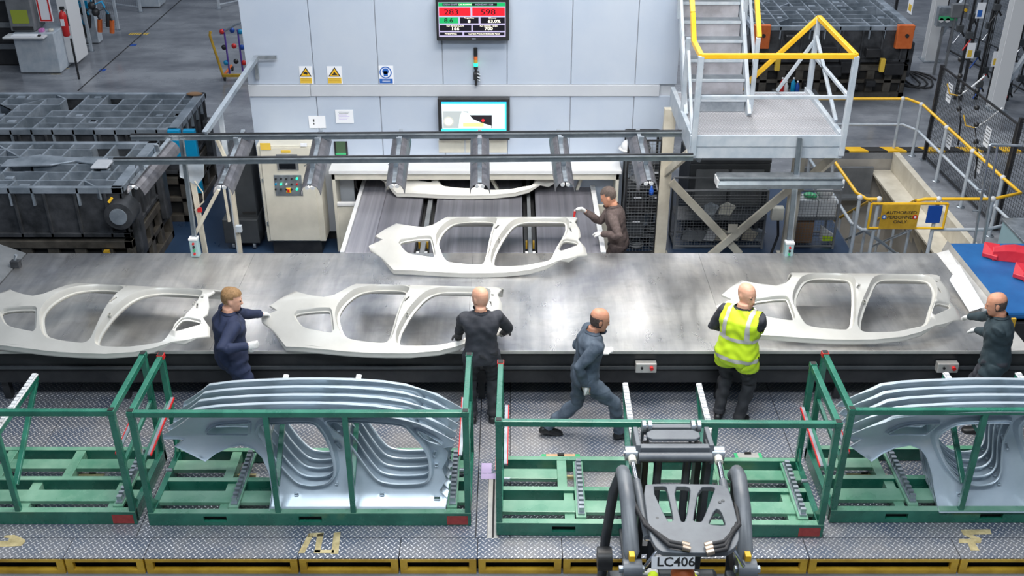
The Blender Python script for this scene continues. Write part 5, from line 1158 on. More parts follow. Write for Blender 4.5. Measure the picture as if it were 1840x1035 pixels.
for k, (px, py) in enumerate(((130, 12), (150, 20), (165, 10), (172, 22), (122, 30))):
    p = at(px, py, y=25.5); t = thing('robot_tool', ['black jointed tool with cyan arm nearest the extinguisher', 'dark tool with orange head in the middle of the left cell', 'cyan armed tool at the right of the left cell, high up', 'dark tool with orange head low beside the barred fence', 'cyan armed tool low and leftmost in the left cell'][k], 'tool', p)
    MB().tube([p + Vector((0, 0, .4)), p, p + Vector((.25, 0, .1)), p + Vector((.35, 0, -.2))], .03, 6).build('arm', M['dgrey' if k % 2 else 'cyan'], t); MB().ball(p, .1, n=8, m=6).build('joint', M['black'], t); MB().tube([p + Vector((.35, 0, -.2)), p + Vector((.3, 0, -.5))], .06, 8).build('tool_head', M['orange' if k % 2 else 'black'], t)
t = thing('cell_control_box', 'pale blue panel inside the left barred cell', 'panel', at(145, 20, y=26)); p = at(145, 20, y=26); B('panel_box', M['white'], t, (p.x - .35, p.x + .3, 26, 26.3, 0.02, p.z + .3), bevel=.01); B('blue_plate', M['cyan'], t, (p.x - .05, p.x + .2, 25.98, 26, p.z, p.z + .25))
# yellow/orange trolley
p = at(402, 145, z=0); t = thing('hose_trolley', 'orange framed trolley holding blue and purple hose fittings', 'trolley', p)
x0_, x1_, y0_ = p.x, p.x + .75, p.y
for x in (x0_, x1_): MB().tube([(x, y0_, .1), (x, y0_ + .8, .1)], .03, 8).build('base_tube', M['orange'], t)
MB().bar((x0_, y0_, .12), (x1_, y0_, .12), .06, .06).build('base_bar', M['dullyellow'], t); MB().tube([(x0_, y0_, .12), (x0_ - .2, y0_ + .1, 1.0), (x0_ - .18, y0_ + .12, 1.08)], .03, 8).build('push_handle', M['dullyellow'], t)
for x in (x0_ + .1, x0_ + .4, x0_ + .68): MB().tube([(x, y0_ + .2, .1), (x, y0_ + .2, 1.1)], .02, 8).build('upright', mat('purple_tube', (.12, .06, .35), .4), t)
for j in range(3):
    for i in range(4):
        c_ = (x0_ + .05 + i * .2, y0_ + .2 + .1 * (i % 2), .35 + j * .35); MB().ball(c_, .06, n=8, m=6).build('fitting', M[['cyan', 'black', 'red', 'blue'][(i + j) % 4]], t)
MB().tube([(x0_, y0_ + .2, 1.0), (x0_ + .35, y0_ + .2, 1.2), (x1_ + .1, y0_ + .2, 1.35)], .025, 8).build('top_tube', M['galv'], t)
for x in (x0_ + .03, x1_): 
    for yy in (y0_, y0_ + .75): MB().tube([(x - .02, yy, .05), (x + .02, yy, .05)], .05, 10).build('castor', M['black'], t)
# tapes
def tape(px0, px1, py, m, label, w_=.09, hatch=False):
    a_, b_ = at(px0, py, z=0), at(px1, py, z=0)
    if hatch:
        t = thing('floor_tape', label, 'tape', (a_ + b_) / 2); n = 8
        for k in range(n):
            x = a_.x + (b_.x - a_.x) * k / n; w2 = (b_.x - a_.x) / n
            MB().prism([(x, a_.y - .08, .001), (x + w2 * .6, a_.y - .08, .001), (x + w2, a_.y + .1, .001), (x + w2 * .4, a_.y + .1, .001)], (0, 0, .002)).build('stripe', M['papery'], t)
    else: tag(B('floor_tape', M[m], None, (a_.x, b_.x, a_.y - w_, a_.y + w_, .001, .003)), label, 'tape')
tape(232, 267, 61, '', 'yellow hatched floor marking near the farthest fence', hatch=True); tape(179, 190, 126, 'blue', 'short blue floor tape nearer the left dies'); tape(233, 245, 81, 'blue', 'short blue floor tape farther from the left dies')
# floor mark strips right back
t = thing('floor_stripe', 'yellow painted line on the floor beyond the mesh fence', 'marking', at(1740, 268, z=0))
for k, (px, w2) in enumerate(((1700, 26), (1760, 40), (1815, 24))):
    a_, b_ = at(px - w2 / 2, 269, z=0), at(px + w2 / 2, 269, z=0); B('dash', M['dullyellow'], t, (a_.x, b_.x, a_.y - .12, a_.y + .12, .001, .004))

# ================================================================ PEOPLE
def ikj(a, b, l1, l2, hint):
    d = b - a; L = min(d.length, (l1 + l2) * .995); dn = d.normalized(); b = a + dn * L
    x = (l1 * l1 - l2 * l2 + L * L) / (2 * L); h = math.sqrt(max(0, l1 * l1 - x * x))
    hp = Vector(hint); hp = (hp - dn * hp.dot(dn)).normalized()
    return a + dn * x + hp * h, b
def ringv(c, X, Y, rx, ry, n=18, sq=2.3):
    out = []
    for k in range(n):
        t = 2 * math.pi * k / n; cx_, sy_ = math.cos(t), math.sin(t)
        e = 2 / sq; out.append(c + X * (math.copysign(abs(cx_) ** e, cx_) * rx) + Y * (math.copysign(abs(sy_) ** e, sy_) * ry))
    return out
def limb(mb, pts, rad, n=12):
    """tapered limb, radii per point, smooth frames"""
    rings = []; pv = None
    for i, p in enumerate(pts):
        d = (pts[min(i + 1, len(pts) - 1)] - pts[max(i - 1, 0)]).normalized()
        if pv is None: pv = Vector((0, 1, 0)) if abs(d.y) < .8 else Vector((1, 0, 0))
        a = (pv - d * pv.dot(d)).normalized(); pv = a; b = d.cross(a)
        rings.append(ringv(p, a, b, rad[i], rad[i], n, 2))
    mb.loft(rings)
def sub(a, b, n): return [a.lerp(b, k / n) for k in range(n + 1)]
def person(name, label, loc, rz, H=1.75, bend=0, side=0, twist=0, hyaw=0, hpitch=0, hands=None, feet=None, top='char', bottom='trous', gloves='glove', vest=False, hairm=None, bald=True, skin='skin', pelvis=None, coat=.0, build=1.0, sit=False, group=None, hcurl=.9, cap=None, voxel=.0085):
    s = H / 1.75; hands = hands or {}; feet = feet or {}
    loc = Vector(loc); Rz = Matrix.Rotation(R(rz), 3, 'Z'); inv = Rz.inverted()
    root = thing(name, label, 'person', loc, group)
    def loc_(p): return inv @ (Vector(p) - loc)
    P = Vector(pelvis) * s if pelvis else Vector((0, 0, .93 * s))
    Rb = Euler((-R(bend), R(side), 0)).to_matrix(); Rt = Rb @ Matrix.Rotation(R(twist), 3, 'Z')
    up = Rb @ Vector((0, 0, 1)); X0 = Vector((1, 0, 0)); XT = Rt @ X0; YT = Rt @ Vector((0, 1, 0))
    def sp(h): return P + up * (h * s)
    mb = MB()
    prof = [(-.10, .115, .10), (-.05, .155, .118), (.0, .172, .125), (.07, .168, .122), (.16, .152, .115), (.25, .158, .118), (.33, .178, .125), (.40, .192, .122), (.455, .185, .105), (.495, .13, .085), (.52, .075, .07), (.545, .060, .062), (.59, .055, .06)]
    rings = []
    for h, a, b in prof:
        f = min(1, max(0, h / .35)); X = X0.lerp(XT, f).normalized(); Y = (up.cross(X)).normalized()
        rings.append(ringv(sp(h) + Y * (.0 - .012 * f), X, Y, a * s * build, b * s * (build if h < .45 else 1), 20, 2.35 if h < .5 else 2))
    mb.loft(rings)
    N = sp(.535); bones = [(sp(-.12), sp(.08), .13, 'pel'), (sp(.08), sp(.44), .16, 'tor'), (sp(.53), sp(.60), .055, 'skin')]
    # head
    Hc = N + up * (.140 * s) + (Rt @ Vector((0, .028 * s, 0)))
    Rh = Rb.lerp(Matrix.Identity(3), .5) if False else Matrix.Rotation(R(hyaw), 3, 'Z') @ Euler((-R(hpitch), 0, 0)).to_matrix()
    HS = 1.08
    def hp_(x, y, z): return Hc + Rh @ (Vector((x, y, z)) * s * HS)
    hr_ = [(-.128, .018, .030, .052), (-.118, .034, .045, .045), (-.10, .047, .062, .030), (-.075, .057, .078, .016), (-.045, .066, .088, .008), (-.01, .072, .094, .002), (.025, .076, .098, -.002), (.06, .074, .094, -.006), (.09, .062, .080, -.008), (.112, .042, .056, -.010), (.124, .016, .024, -.012)]
    hx, hy, hz = Rh @ Vector((1, 0, 0)), Rh @ Vector((0, 1, 0)), Rh @ Vector((0, 0, 1))
    mb.loft([ringv(hp_(0, cy, z), hx, hy, a * s * HS, b * s * HS, 20, 2.2) for z, a, b, cy in hr_])
    # nose, brow, ears, chin
    mb.loft([ringv(hp_(0, y_, z), hx, hy, a * s, b * s, 8, 2) for z, y_, a, b in ((-.045, .094, .017, .012), (-.038, .106, .018, .016), (-.02, .100, .012, .014), (.01, .092, .009, .012), (.024, .086, .008, .01))])
    for sx in (-1, 1):
        mb.loft([ringv(hp_(sx * (.074), -.004 + o, z), hx, hy, a * s, b * s, 8, 2) for z, a, b, o in ((-.04, .006, .010, .002), (-.02, .010, .018, 0), (.005, .012, .022, -.004), (.022, .008, .014, -.004))])
        mb.loft([ringv(hp_(sx * x, .084, .022), hy, hz, .010 * s, .009 * s, 8, 2) for x in (.014, .03, .048)])
        mb.loft([ringv(hp_(sx * x, .070, -.028), hy, hz, .016 * s, .018 * s, 8, 2) for x in (.028, .04, .05)])
    limb(mb, [sp(.50), N + up * .03, hp_(0, -.01, -.07)], [.06 * s, .056 * s, .052 * s], 14)
    bones.append((hp_(0, 0, -.06), hp_(0, 0, .05), .09, 'head'))
    # arms
    sh = {}
    for side_, sx in (('L', -1), ('R', 1)):
        S = sp(.445) + XT * (sx * .185 * s * (build * .5 + .5)); sh[side_] = S
        h = hands.get(side_, {}); tgt = loc_(h['at']) if 'at' in h else sp(0) + XT * (sx * .27) * s + YT * .06 * s - up * .12 * s
        hint = h.get('hint', (sx * .5, -.8, -.3)); E_, W = ikj(S, tgt, .29 * s, .265 * s, Rz.inverted() @ Vector(h['whint']) if 'whint' in h else Vector(hint))
        k = s * (.6 + .4 * build)
        limb(mb, [sp(.43) + XT * (sx * .13 * s), S + XT * sx * .005, S.lerp(E_, .2), S.lerp(E_, .55), E_, E_.lerp(W, .25), E_.lerp(W, .6), W], [.072 * k, .066 * k, .060 * k, .052 * k, .043 * k, .044 * k, .037 * k, .029 * k], 14)
        bones += [(S, E_, .055, 'arm'), (E_, W.lerp(E_, .06), .042, 'arm')]
        # hand : palm, four fingers and a thumb
        d = (W - E_).normalized(); pn = h.get('palm', (0, 0, -1)); pn = inv @ Vector(pn); pn = (pn - d * pn.dot(d)).normalized(); ac = d.cross(pn).normalized() * (1 if sx < 0 else -1)
        # ac points to the thumb side
        mb.loft([ringv(W + d * (t_ * s), ac, pn, a * s, b * s, 12, 2.6) for t_, a, b in ((-.01, .026, .021), (.02, .036, .018), (.055, .042, .016), (.085, .041, .014), (.092, .036, .010))])
        cu = h.get('curl', hcurl)
        for j, (o, ln) in enumerate(((.031, .072), (.011, .080), (-.010, .074), (-.030, .058))):
            p = W + d * (.082 * s) + ac * (o * s); a_ = 0; pts = [p - d * .02 * s, p]
            for seg in (.45, .32, .23):
                a_ += cu * (.5 if seg == .45 else .55); p = p + (d * math.cos(a_) + pn * math.sin(a_) + ac * (o * .6)).normalized() * (ln * seg * s); pts.append(p)
            limb(mb, pts, [.0098 * s, .0098 * s, .0092 * s, .0085 * s, .0070 * s], 8)
        p = W + d * .022 * s + ac * .030 * s; pts = [p]
        for seg, fw, sd, dn_ in ((.042, .5, .85, .3), (.030, .8, .35, .5), (.024, .9, .1, .6)):
            p = p + (d * fw + ac * sd + pn * dn_).normalized() * seg * s; pts.append(p)
        limb(mb, pts, [.0135 * s, .0120 * s, .0105 * s, .0085 * s], 8)
        bones += [(W, W + d * .16 * s + pn * .03 * s, .034, 'hand' + side_)]
    # legs
    for side_, sx in (('L', -1), ('R', 1)):
        Hp = P + X0 * (sx * .092 * s * build) - Vector((0, 0, .05 * s)); f = feet.get(side_, {})
        ank = Vector(f.get('ank', (sx * .12, -.02, .095))) * s; hint = Vector(f.get('hint', (sx * .15, 1, 0)))
        K, A = ikj(Hp, ank, .425 * s, .425 * s, hint); k = s * (.7 + .3 * build)
        limb(mb, [Hp + Vector((0, 0, .05)) * s, Hp - (Hp - K) * .12, Hp.lerp(K, .4), Hp.lerp(K, .8), K, K.lerp(A, .25), K.lerp(A, .5), K.lerp(A, .85), A], [.098 * k, .094 * k, .082 * k, .064 * k, .058 * k, .058 * k, .050 * k, .038 * k, .037 * k], 16)
        bones += [(Hp, K, .075, 'leg'), (K, K.lerp(A, .93), .05, 'leg')]
        fd = Vector(f.get('dir', (sx * .18, 1, 0))).normalized(); fx = fd.cross(Vector((0, 0, 1))).normalized(); fz = fx.cross(fd)
        if A.z > .12 and 'dir' in f: pass
        base = A - fz * (.095 * s - .0)
        mb.loft([ringv(base + fd * (t_ * s) + fz * (zc * s), fx, fz, a * s, b * s, 14, 2.6) for t_, a, b, zc in ((-.075, .022, .022, .032), (-.06, .034, .036, .038), (-.02, .038, .046, .048), (.04, .042, .040, .042), (.10, .048, .030, .032), (.15, .048, .024, .026), (.185, .036, .018, .021), (.195, .018, .010, .018))])
        limb(mb, [A + fz * .03 * s, A - fz * .04 * s], [.040 * s, .042 * s], 12)
        bones += [(base + fz * .045 * s - fd * .05 * s, base + fz * .03 * s + fd * .16 * s, .045, 'foot' + side_)]
    # fuse into one continuous surface
    me = bpy.data.meshes.new('body'); me.from_pydata(mb.v, [], mb.f)
    bm = bmesh.new(); bm.from_mesh(me); bmesh.ops.recalc_face_normals(bm, faces=bm.faces); bm.to_mesh(me); bm.free()
    tmp = bpy.data.objects.new('tmp', me); COL.objects.link(tmp)
    r_ = tmp.modifiers.new('r', 'REMESH'); r_.mode = 'VOXEL'; r_.voxel_size = voxel; r_.use_smooth_shade = True
    s_ = tmp.modifiers.new('s', 'SMOOTH'); s_.factor = .5; s_.iterations = 2
    bpy.context.view_layer.update()
    me2 = bpy.data.meshes.new_from_object(tmp.evaluated_get(bpy.context.evaluated_depsgraph_get())); bpy.data.objects.remove(tmp)
    V = np.empty(len(me2.vertices) * 3); me2.vertices.foreach_get('co', V); V = V.reshape(-1, 3)
    Nn = np.empty(len(me2.vertices) * 3); me2.vertex_normals.foreach_get('vector', Nn); Nn = Nn.reshape(-1, 3)
    nf = len(me2.polygons); lt = np.empty(nf, int); me2.polygons.foreach_get('loop_total', lt); ls = np.empty(nf, int); me2.polygons.foreach_get('loop_start', ls)
    lv = np.empty(len(me2.loops), int); me2.loops.foreach_get('vertex_index', lv)
    lab = np.zeros(len(V), int); best = np.full(len(V), 1e9)
    for i, (a, b, r, l) in enumerate(bones):
        a_, b_ = np.array(a), np.array(b); d = b_ - a_; t_ = np.clip(((V - a_) @ d) / max(d @ d, 1e-9), 0, 1); q = np.linalg.norm(V - a_ - t_[:, None] * d, axis=1) - r
        m_ = q < best; best[m_] = q[m_]; lab[m_] = i
    names = np.array([b[3] for b in bones]); reg = names[lab]
    me2.name = 'body'; me2.materials.clear(); me2.materials.append(M[skin]); body = bpy.data.objects.new('body', me2); COL.objects.link(body); body.parent = root
    fv = [lv[ls[i]:ls[i] + lt[i]] for i in range(nf)]
    hup = np.array(up)
    hh = (V - np.array(P)) @ hup
    def garment(nm, mask, thick, m, wr=.006, parent=root, flare=None, label=None):
        keep = [f for f in fv if mask[f].all()]
        if not keep: return None
        used = np.unique(np.concatenate(keep)); idx = -np.ones(len(V), int); idx[used] = np.arange(len(used))
        v = V[used] ; n = Nn[used]
        wri = (np.sin(v[:, 2] * 52 + 3 * np.sin(v[:, 0] * 18 + v[:, 1] * 11)) + np.sin(v[:, 0] * 40 + v[:, 2] * 31 + v[:, 1] * 23)) * .5 * wr
        th = thick if flare is None else thick + flare(v)
        v = v + n * (th + wri)[:, None] if hasattr(th, '__len__') else v + n * (th + wri)[:, None]
        mm = bpy.data.meshes.new(nm); mm.from_pydata(v.tolist(), [], [idx[f].tolist() for f in keep]); mm.polygons.foreach_set('use_smooth', [True] * len(keep)); mm.materials.append(M[m] if isinstance(m, str) else m)
        o = bpy.data.objects.new(nm, mm); COL.objects.link(o); o.parent = parent
        if label: o['label'] = label
        return o
    isarm = reg == 'arm'; istor = reg == 'tor'; pel = reg == 'pel'; leg = reg == 'leg'
    hem = -.13 * s if not sit else -.02
    shirt = isarm | ((istor | pel | leg | (reg == 'skin')) & (hh > hem) & (hh < .545 * s))
    if sit: shirt = isarm | ((istor | pel) & (hh > hem) & (hh < .545 * s))
    garment('shirt' if not coat else 'overalls_top', shirt, .013 * s, top, .006, flare=(lambda v: .012 * np.clip(1 - ((v - np.array(P)) @ hup - hem) / (.25 * s), 0, 1)))
    coll = ((istor | (reg == 'skin')) & (hh > .515 * s) & (hh < .56 * s)); garment('collar', coll, .020 * s, top, .0)
    garment('trousers' if not coat else 'overalls_legs', (pel | leg | (istor & (hh < .06 * s))) & (hh < .07 * s), .016 * s, bottom, .010, flare=(lambda v: .010 * np.clip((.35 * s - v[:, 2]) / (.3 * s), 0, 1)) if not sit else None)
    for sd_ in 'LR':
        garment('boot', (reg == 'foot' + sd_), .006 * s, 'shoe', .0)
        if gloves: garment('glove', (reg == 'hand' + sd_), .0065, gloves, .0015)
    if vest:
        ax = np.abs((V - np.array(sp(.4))) @ np.array(XT))
        vm = ((istor | pel | leg | (reg == 'skin') | (isarm & (ax < .20 * s))) & (hh > -.19 * s) & (hh < .535 * s) & (ax < .215 * s))
        fl_ = lambda v: .016 * np.clip(1 - ((v - np.array(P)) @ hup + .15 * s) / (.35 * s), 0, 1)
        vo = garment('vest', vm, .024 * s, 'hivis', .006, flare=fl_)
        for lo, hi in ((-.05, .0), (.19, .24)): garment('reflective_band', vm & (hh > lo * s) & (hh < hi * s) & ~isarm, .028 * s, 'reflect', .005, parent=vo, flare=fl_)
        xx = (V - np.array(sp(.4))) @ np.array(XT); garment('reflective_band', vm & (np.abs(np.abs(xx) - .12 * s) < .026 * s) & (hh > .235 * s), .0285 * s, 'reflect', .004, parent=vo)
    hl = (V - np.array(Hc)) @ np.array(Rh)   # head local coordinates
    hl = hl / s / HS; hd = (reg == 'head')
    if cap: garment('cap', hd & (hl[:, 2] > .03), .010, cap, .0)
    elif not bald: garment('hair', hd & (hl[:, 2] > -.03 + .95 * np.clip(hl[:, 1] + .0, 0, 1)) & (hl[:, 2] > -.06) & ((hl[:, 1] < .02) | (hl[:, 2] > .062)) & ~((np.abs(hl[:, 0]) > .073) & (hl[:, 2] < .03)), .010, hairm, .003)
    elif hairm: garment('cropped_hair', hd & (hl[:, 1] < .02) & (hl[:, 2] < .045) & (hl[:, 2] > -.06) & (np.abs(hl[:, 0]) < .078), .002, hairm, .0)
    mb2 = MB()
    for sx in (-1, 1): mb2.ball(hp_(sx * .031, .0895, .004), .011 * s, .007 * s, .006 * s, 8, 6)
    e_ = mb2; ep = MB(); 
    eo = bpy.data.meshes.new('eyes'); eo.from_pydata(mb2.v, [], mb2.f); eo.materials.append(M['eye']); o = bpy.data.objects.new('eyes', eo); COL.objects.link(o); o.parent = root
    mb3 = MB(); mb3.loft([ringv(hp_(x, .094 - abs(x) * .35, -.072 + abs(x) * .15), hy, hz, .006 * s, r__ * s, 8, 2) for x, r__ in ((-.026, .001), (-.013, .005), (0, .006), (.013, .005), (.026, .001))])
    mo = bpy.data.meshes.new('mouth'); mo.from_pydata(mb3.v, [], mb3.f); mo.materials.append(M['lip']); o = bpy.data.objects.new('mouth', mo); COL.objects.link(o); o.parent = root
    mb4 = MB()
    for sx in (-1, 1): mb4.loft([ringv(hp_(sx * x, .0945 - x * .3, .0235 + (.003 if x < .04 else 0)), hy, hz, .005 * s, .004 * s, 6, 2) for x in (.014, .03, .046)])
    bo = bpy.data.meshes.new('eyebrows'); bo.from_pydata(mb4.v, [], mb4.f); bo.materials.append(M['greyhair']); o = bpy.data.objects.new('eyebrows', bo); COL.objects.link(o); o.parent = root
    root.rotation_euler.z = R(rz)
    return root

# navy overalls man, left
p = at(424, 515, y=9.98)
person('person', 'man in navy overalls reaching for the end of a body panel', (at(420, 620, y=10.0).x - .02, 9.93, PZ), -62, 1.76, bend=5, twist=-5, hyaw=-18, hpitch=12,
       hands={'L': dict(at=at(482, 566, z=1.22), hint=(-.3, -.2, -1), palm=(0, -.3, -1), curl=.7), 'R': dict(at=at(443, 622, y=9.62), hint=(.2, -1, 0), palm=(-1, .2, 0), curl=.8)},
       top='navy', bottom='navy', gloves='glove', bald=False, hairm='hair', coat=1, build=1.28)
# bald man in charcoal shirt, centre, seen from behind
person('person', 'bald man in charcoal shirt seen from behind at the middle of the table', (at(868, 732, z=PZ).x, 10.0, PZ), 4, 1.72, bend=2, hyaw=38, hpitch=10,
       hands={'L': dict(at=at(824, 604, y=10.38), hint=(-.55, -.2, -1), palm=(0, 0, -1), curl=.6), 'R': dict(at=at(906, 596, y=10.36), hint=(1.1, -.2, -.7), palm=(0, 0, -1), curl=.5)},
       top='char', bottom='trous', gloves='dglove', build=1.05)
# walker
person('person', 'man in blue grey workwear striding right along the platform', (at(1045, 772, z=PZ).x, 9.66, PZ), -82, 1.75, bend=9, hyaw=2, hpitch=14, pelvis=(0, 0, .86),
       hands={'L': dict(at=at(1078, 628, y=9.95), hint=(-.2, -1, -.2), palm=(1, 0, 0), curl=.8), 'R': dict(at=at(1052, 690, y=9.5), hint=(.2, -1, 0), palm=(-1, 0, 0), curl=.9)},
       feet={'L': dict(ank=(-.10, -.38, .12), dir=(0, 1, -.25)), 'R': dict(ank=(.08, .40, .11), dir=(0, 1, .22))},
       top='greyblue', bottom='greyblue', gloves='glove', hairm='greyhair', skin='skin2', build=1.05)
# hi-vis man
person('person', 'bald man in yellow hi-vis vest lifting the panel at the right', (at(1305, 742, z=PZ).x, 9.98, PZ), -32, 1.76, bend=6, hyaw=-112, hpitch=4,
       hands={'L': dict(at=at(1322, 588, z=1.28), whint=(-1, -.15, .25), palm=(0, 0, -1), curl=.6), 'R': dict(at=at(1353, 600, z=1.13), whint=(.3, -.5, -.7), palm=(0, 0, -1), curl=.6)},
       top='char', bottom='trous', gloves='dglove', vest=True, build=1.22)
# man at right holding the panel
person('person', 'man in slate shirt holding the front end of the rightmost panel', (at(1776, 600, y=9.95).x + .10, 9.86, PZ), 68, 1.74, bend=8, hyaw=0, hpitch=16,
       hands={'L': dict(at=at(1733, 592, z=1.10), hint=(-.5, -.8, -.6), palm=(0, .2, -1), curl=.7), 'R': dict(at=at(1733, 570, z=1.2), hint=(.6, -.8, -.4), palm=(0, .2, -1), curl=.7)},
       top='teal', bottom='char', gloves='glove', hairm='greyhair', skin='skin2', build=1.12)
# inspector behind the belts
hx_ = at(1040, 388, z=1.3)
bk = person('person', 'man in brown knit shirt marking the panel beside the infeed belts', (at(1098, 440, y=13.15).x + .10, 13.15, 0), 72, 1.74, bend=12, twist=8, hyaw=4, hpitch=22,
       hands={'R': dict(at=at(1052, 380, y=13.25), hint=(.3, -.6, -.8), palm=(0, -.4, -1), curl=1.0), 'L': dict(at=at(1083, 420, y=12.95), hint=(-.6, -.9, -.3), palm=(-.5, .2, -1), curl=.6)},
       top='brown', bottom='trous', gloves='glove', bald=False, hairm='greyhair', skin='skin2')
m_ = at(1033, 383, y=13.25); t = thing('marker_pen', 'red marker held over the panel by the man in brown', 'marker', m_); MB().tube([m_ + Vector((0, 0, .03)), m_ + Vector((-.01, 0, -.06))], .016, 10).build('pen_body', M['red'], t); MB().tube([m_ + Vector((0, 0, .03)), m_ + Vector((0, 0, .05))], .012, 10).build('cap', M['whiter'], t)

# ================================================================ LIFT TRUCK
TXC = 1.335
tk = thing('lift_truck', 'dark grey counterbalance lift truck facing the empty rack', 'lift truck', (TXC, 6.3, 0))
truck = mat('truck_grey', (.085, .095, .11), .42, 0, (.14, .155, .17), 3, rvar=.08, bump=.05, bscale=60)
truckd = mat('truck_dark_grey', (.03, .033, .04), .4, 0, (.05, .055, .06), 4)
GZ = 2.1
def gp_(zx, zy, z=GZ): return at(1060 + zx / 3.508, 740 + zy / 3.508, z=z)
outer = [(335, 462), (400, 453), (560, 452), (650, 455), (790, 455), (870, 470), (900, 560), (935, 700), (945, 790), (920, 845), (860, 878), (470, 878), (420, 850), (385, 790), (365, 700)]
slots = [[(385, 470), (475, 468), (485, 480), (528, 670), (515, 688), (488, 684)], [(525, 470), (625, 470), (635, 500), (606, 680), (590, 690), (572, 684)], [(688, 473), (785, 473), (788, 490), (712, 680), (695, 690), (655, 684), (652, 670)], [(792, 606), (825, 618), (856, 700), (850, 712), (758, 706), (750, 694)]]
allp = [outer] + slots; P2 = []; E2 = []
for pl_ in allp:
    b = len(P2); q = [gp_(*a) for a in (smooth_closed(pl_, 1))]; P2 += [Vector((v.x, v.y)) for v in q]; E2 += [(b + i, b + (i + 1) % len(q)) for i in range(len(q))]
V2, _, T2, *_ = delaunay_2d_cdt(P2, E2, [], 0, 1e-5)
o2 = [tuple(Vector((gp_(*a).x, gp_(*a).y))) for a in smooth_closed(outer, 1)]; h2 = [[(gp_(*a).x, gp_(*a).y) for a in smooth_closed(s_, 1)] for s_ in slots]
mb = MB(); fs = [tuple(t_) for t_ in T2 if (lambda c: inside(c, o2) and not any(inside(c, h) for h in h2))(sum((V2[i] for i in t_), Vector((0, 0))) / 3)]
mb.add([(v.x, v.y, GZ - .02 * (6.65 - v.y) ** 2) for v in V2], fs)
og = mb.build('overhead_guard', truck, tk); md = og.modifiers.new('s', 'SOLIDIFY'); md.thickness = .045; md.offset = -1; bv = og.modifiers.new('b', 'BEVEL'); bv.width = .008; bv.segments = 2; bv.limit_method = 'ANGLE'
mb = MB()
for zx, zy in ((425, 665), (512, 745), (803, 748), (480, 803), (808, 803), (818, 570), (838, 560), (815, 862)):
    q = gp_(zx, zy); mb.tube([(q.x, q.y, GZ - .05 * (6.65 - q.y) ** 2 - .0), (q.x, q.y, GZ - .05 * (6.65 - q.y) ** 2 + .008)], .013, 10)
mb.build('bolt_heads', truckd, og, kind='stuff')
def arm(pts, r, nm, m=None): 
    return MB().tube(pts, r, 14).build(nm, m or truck, tk)
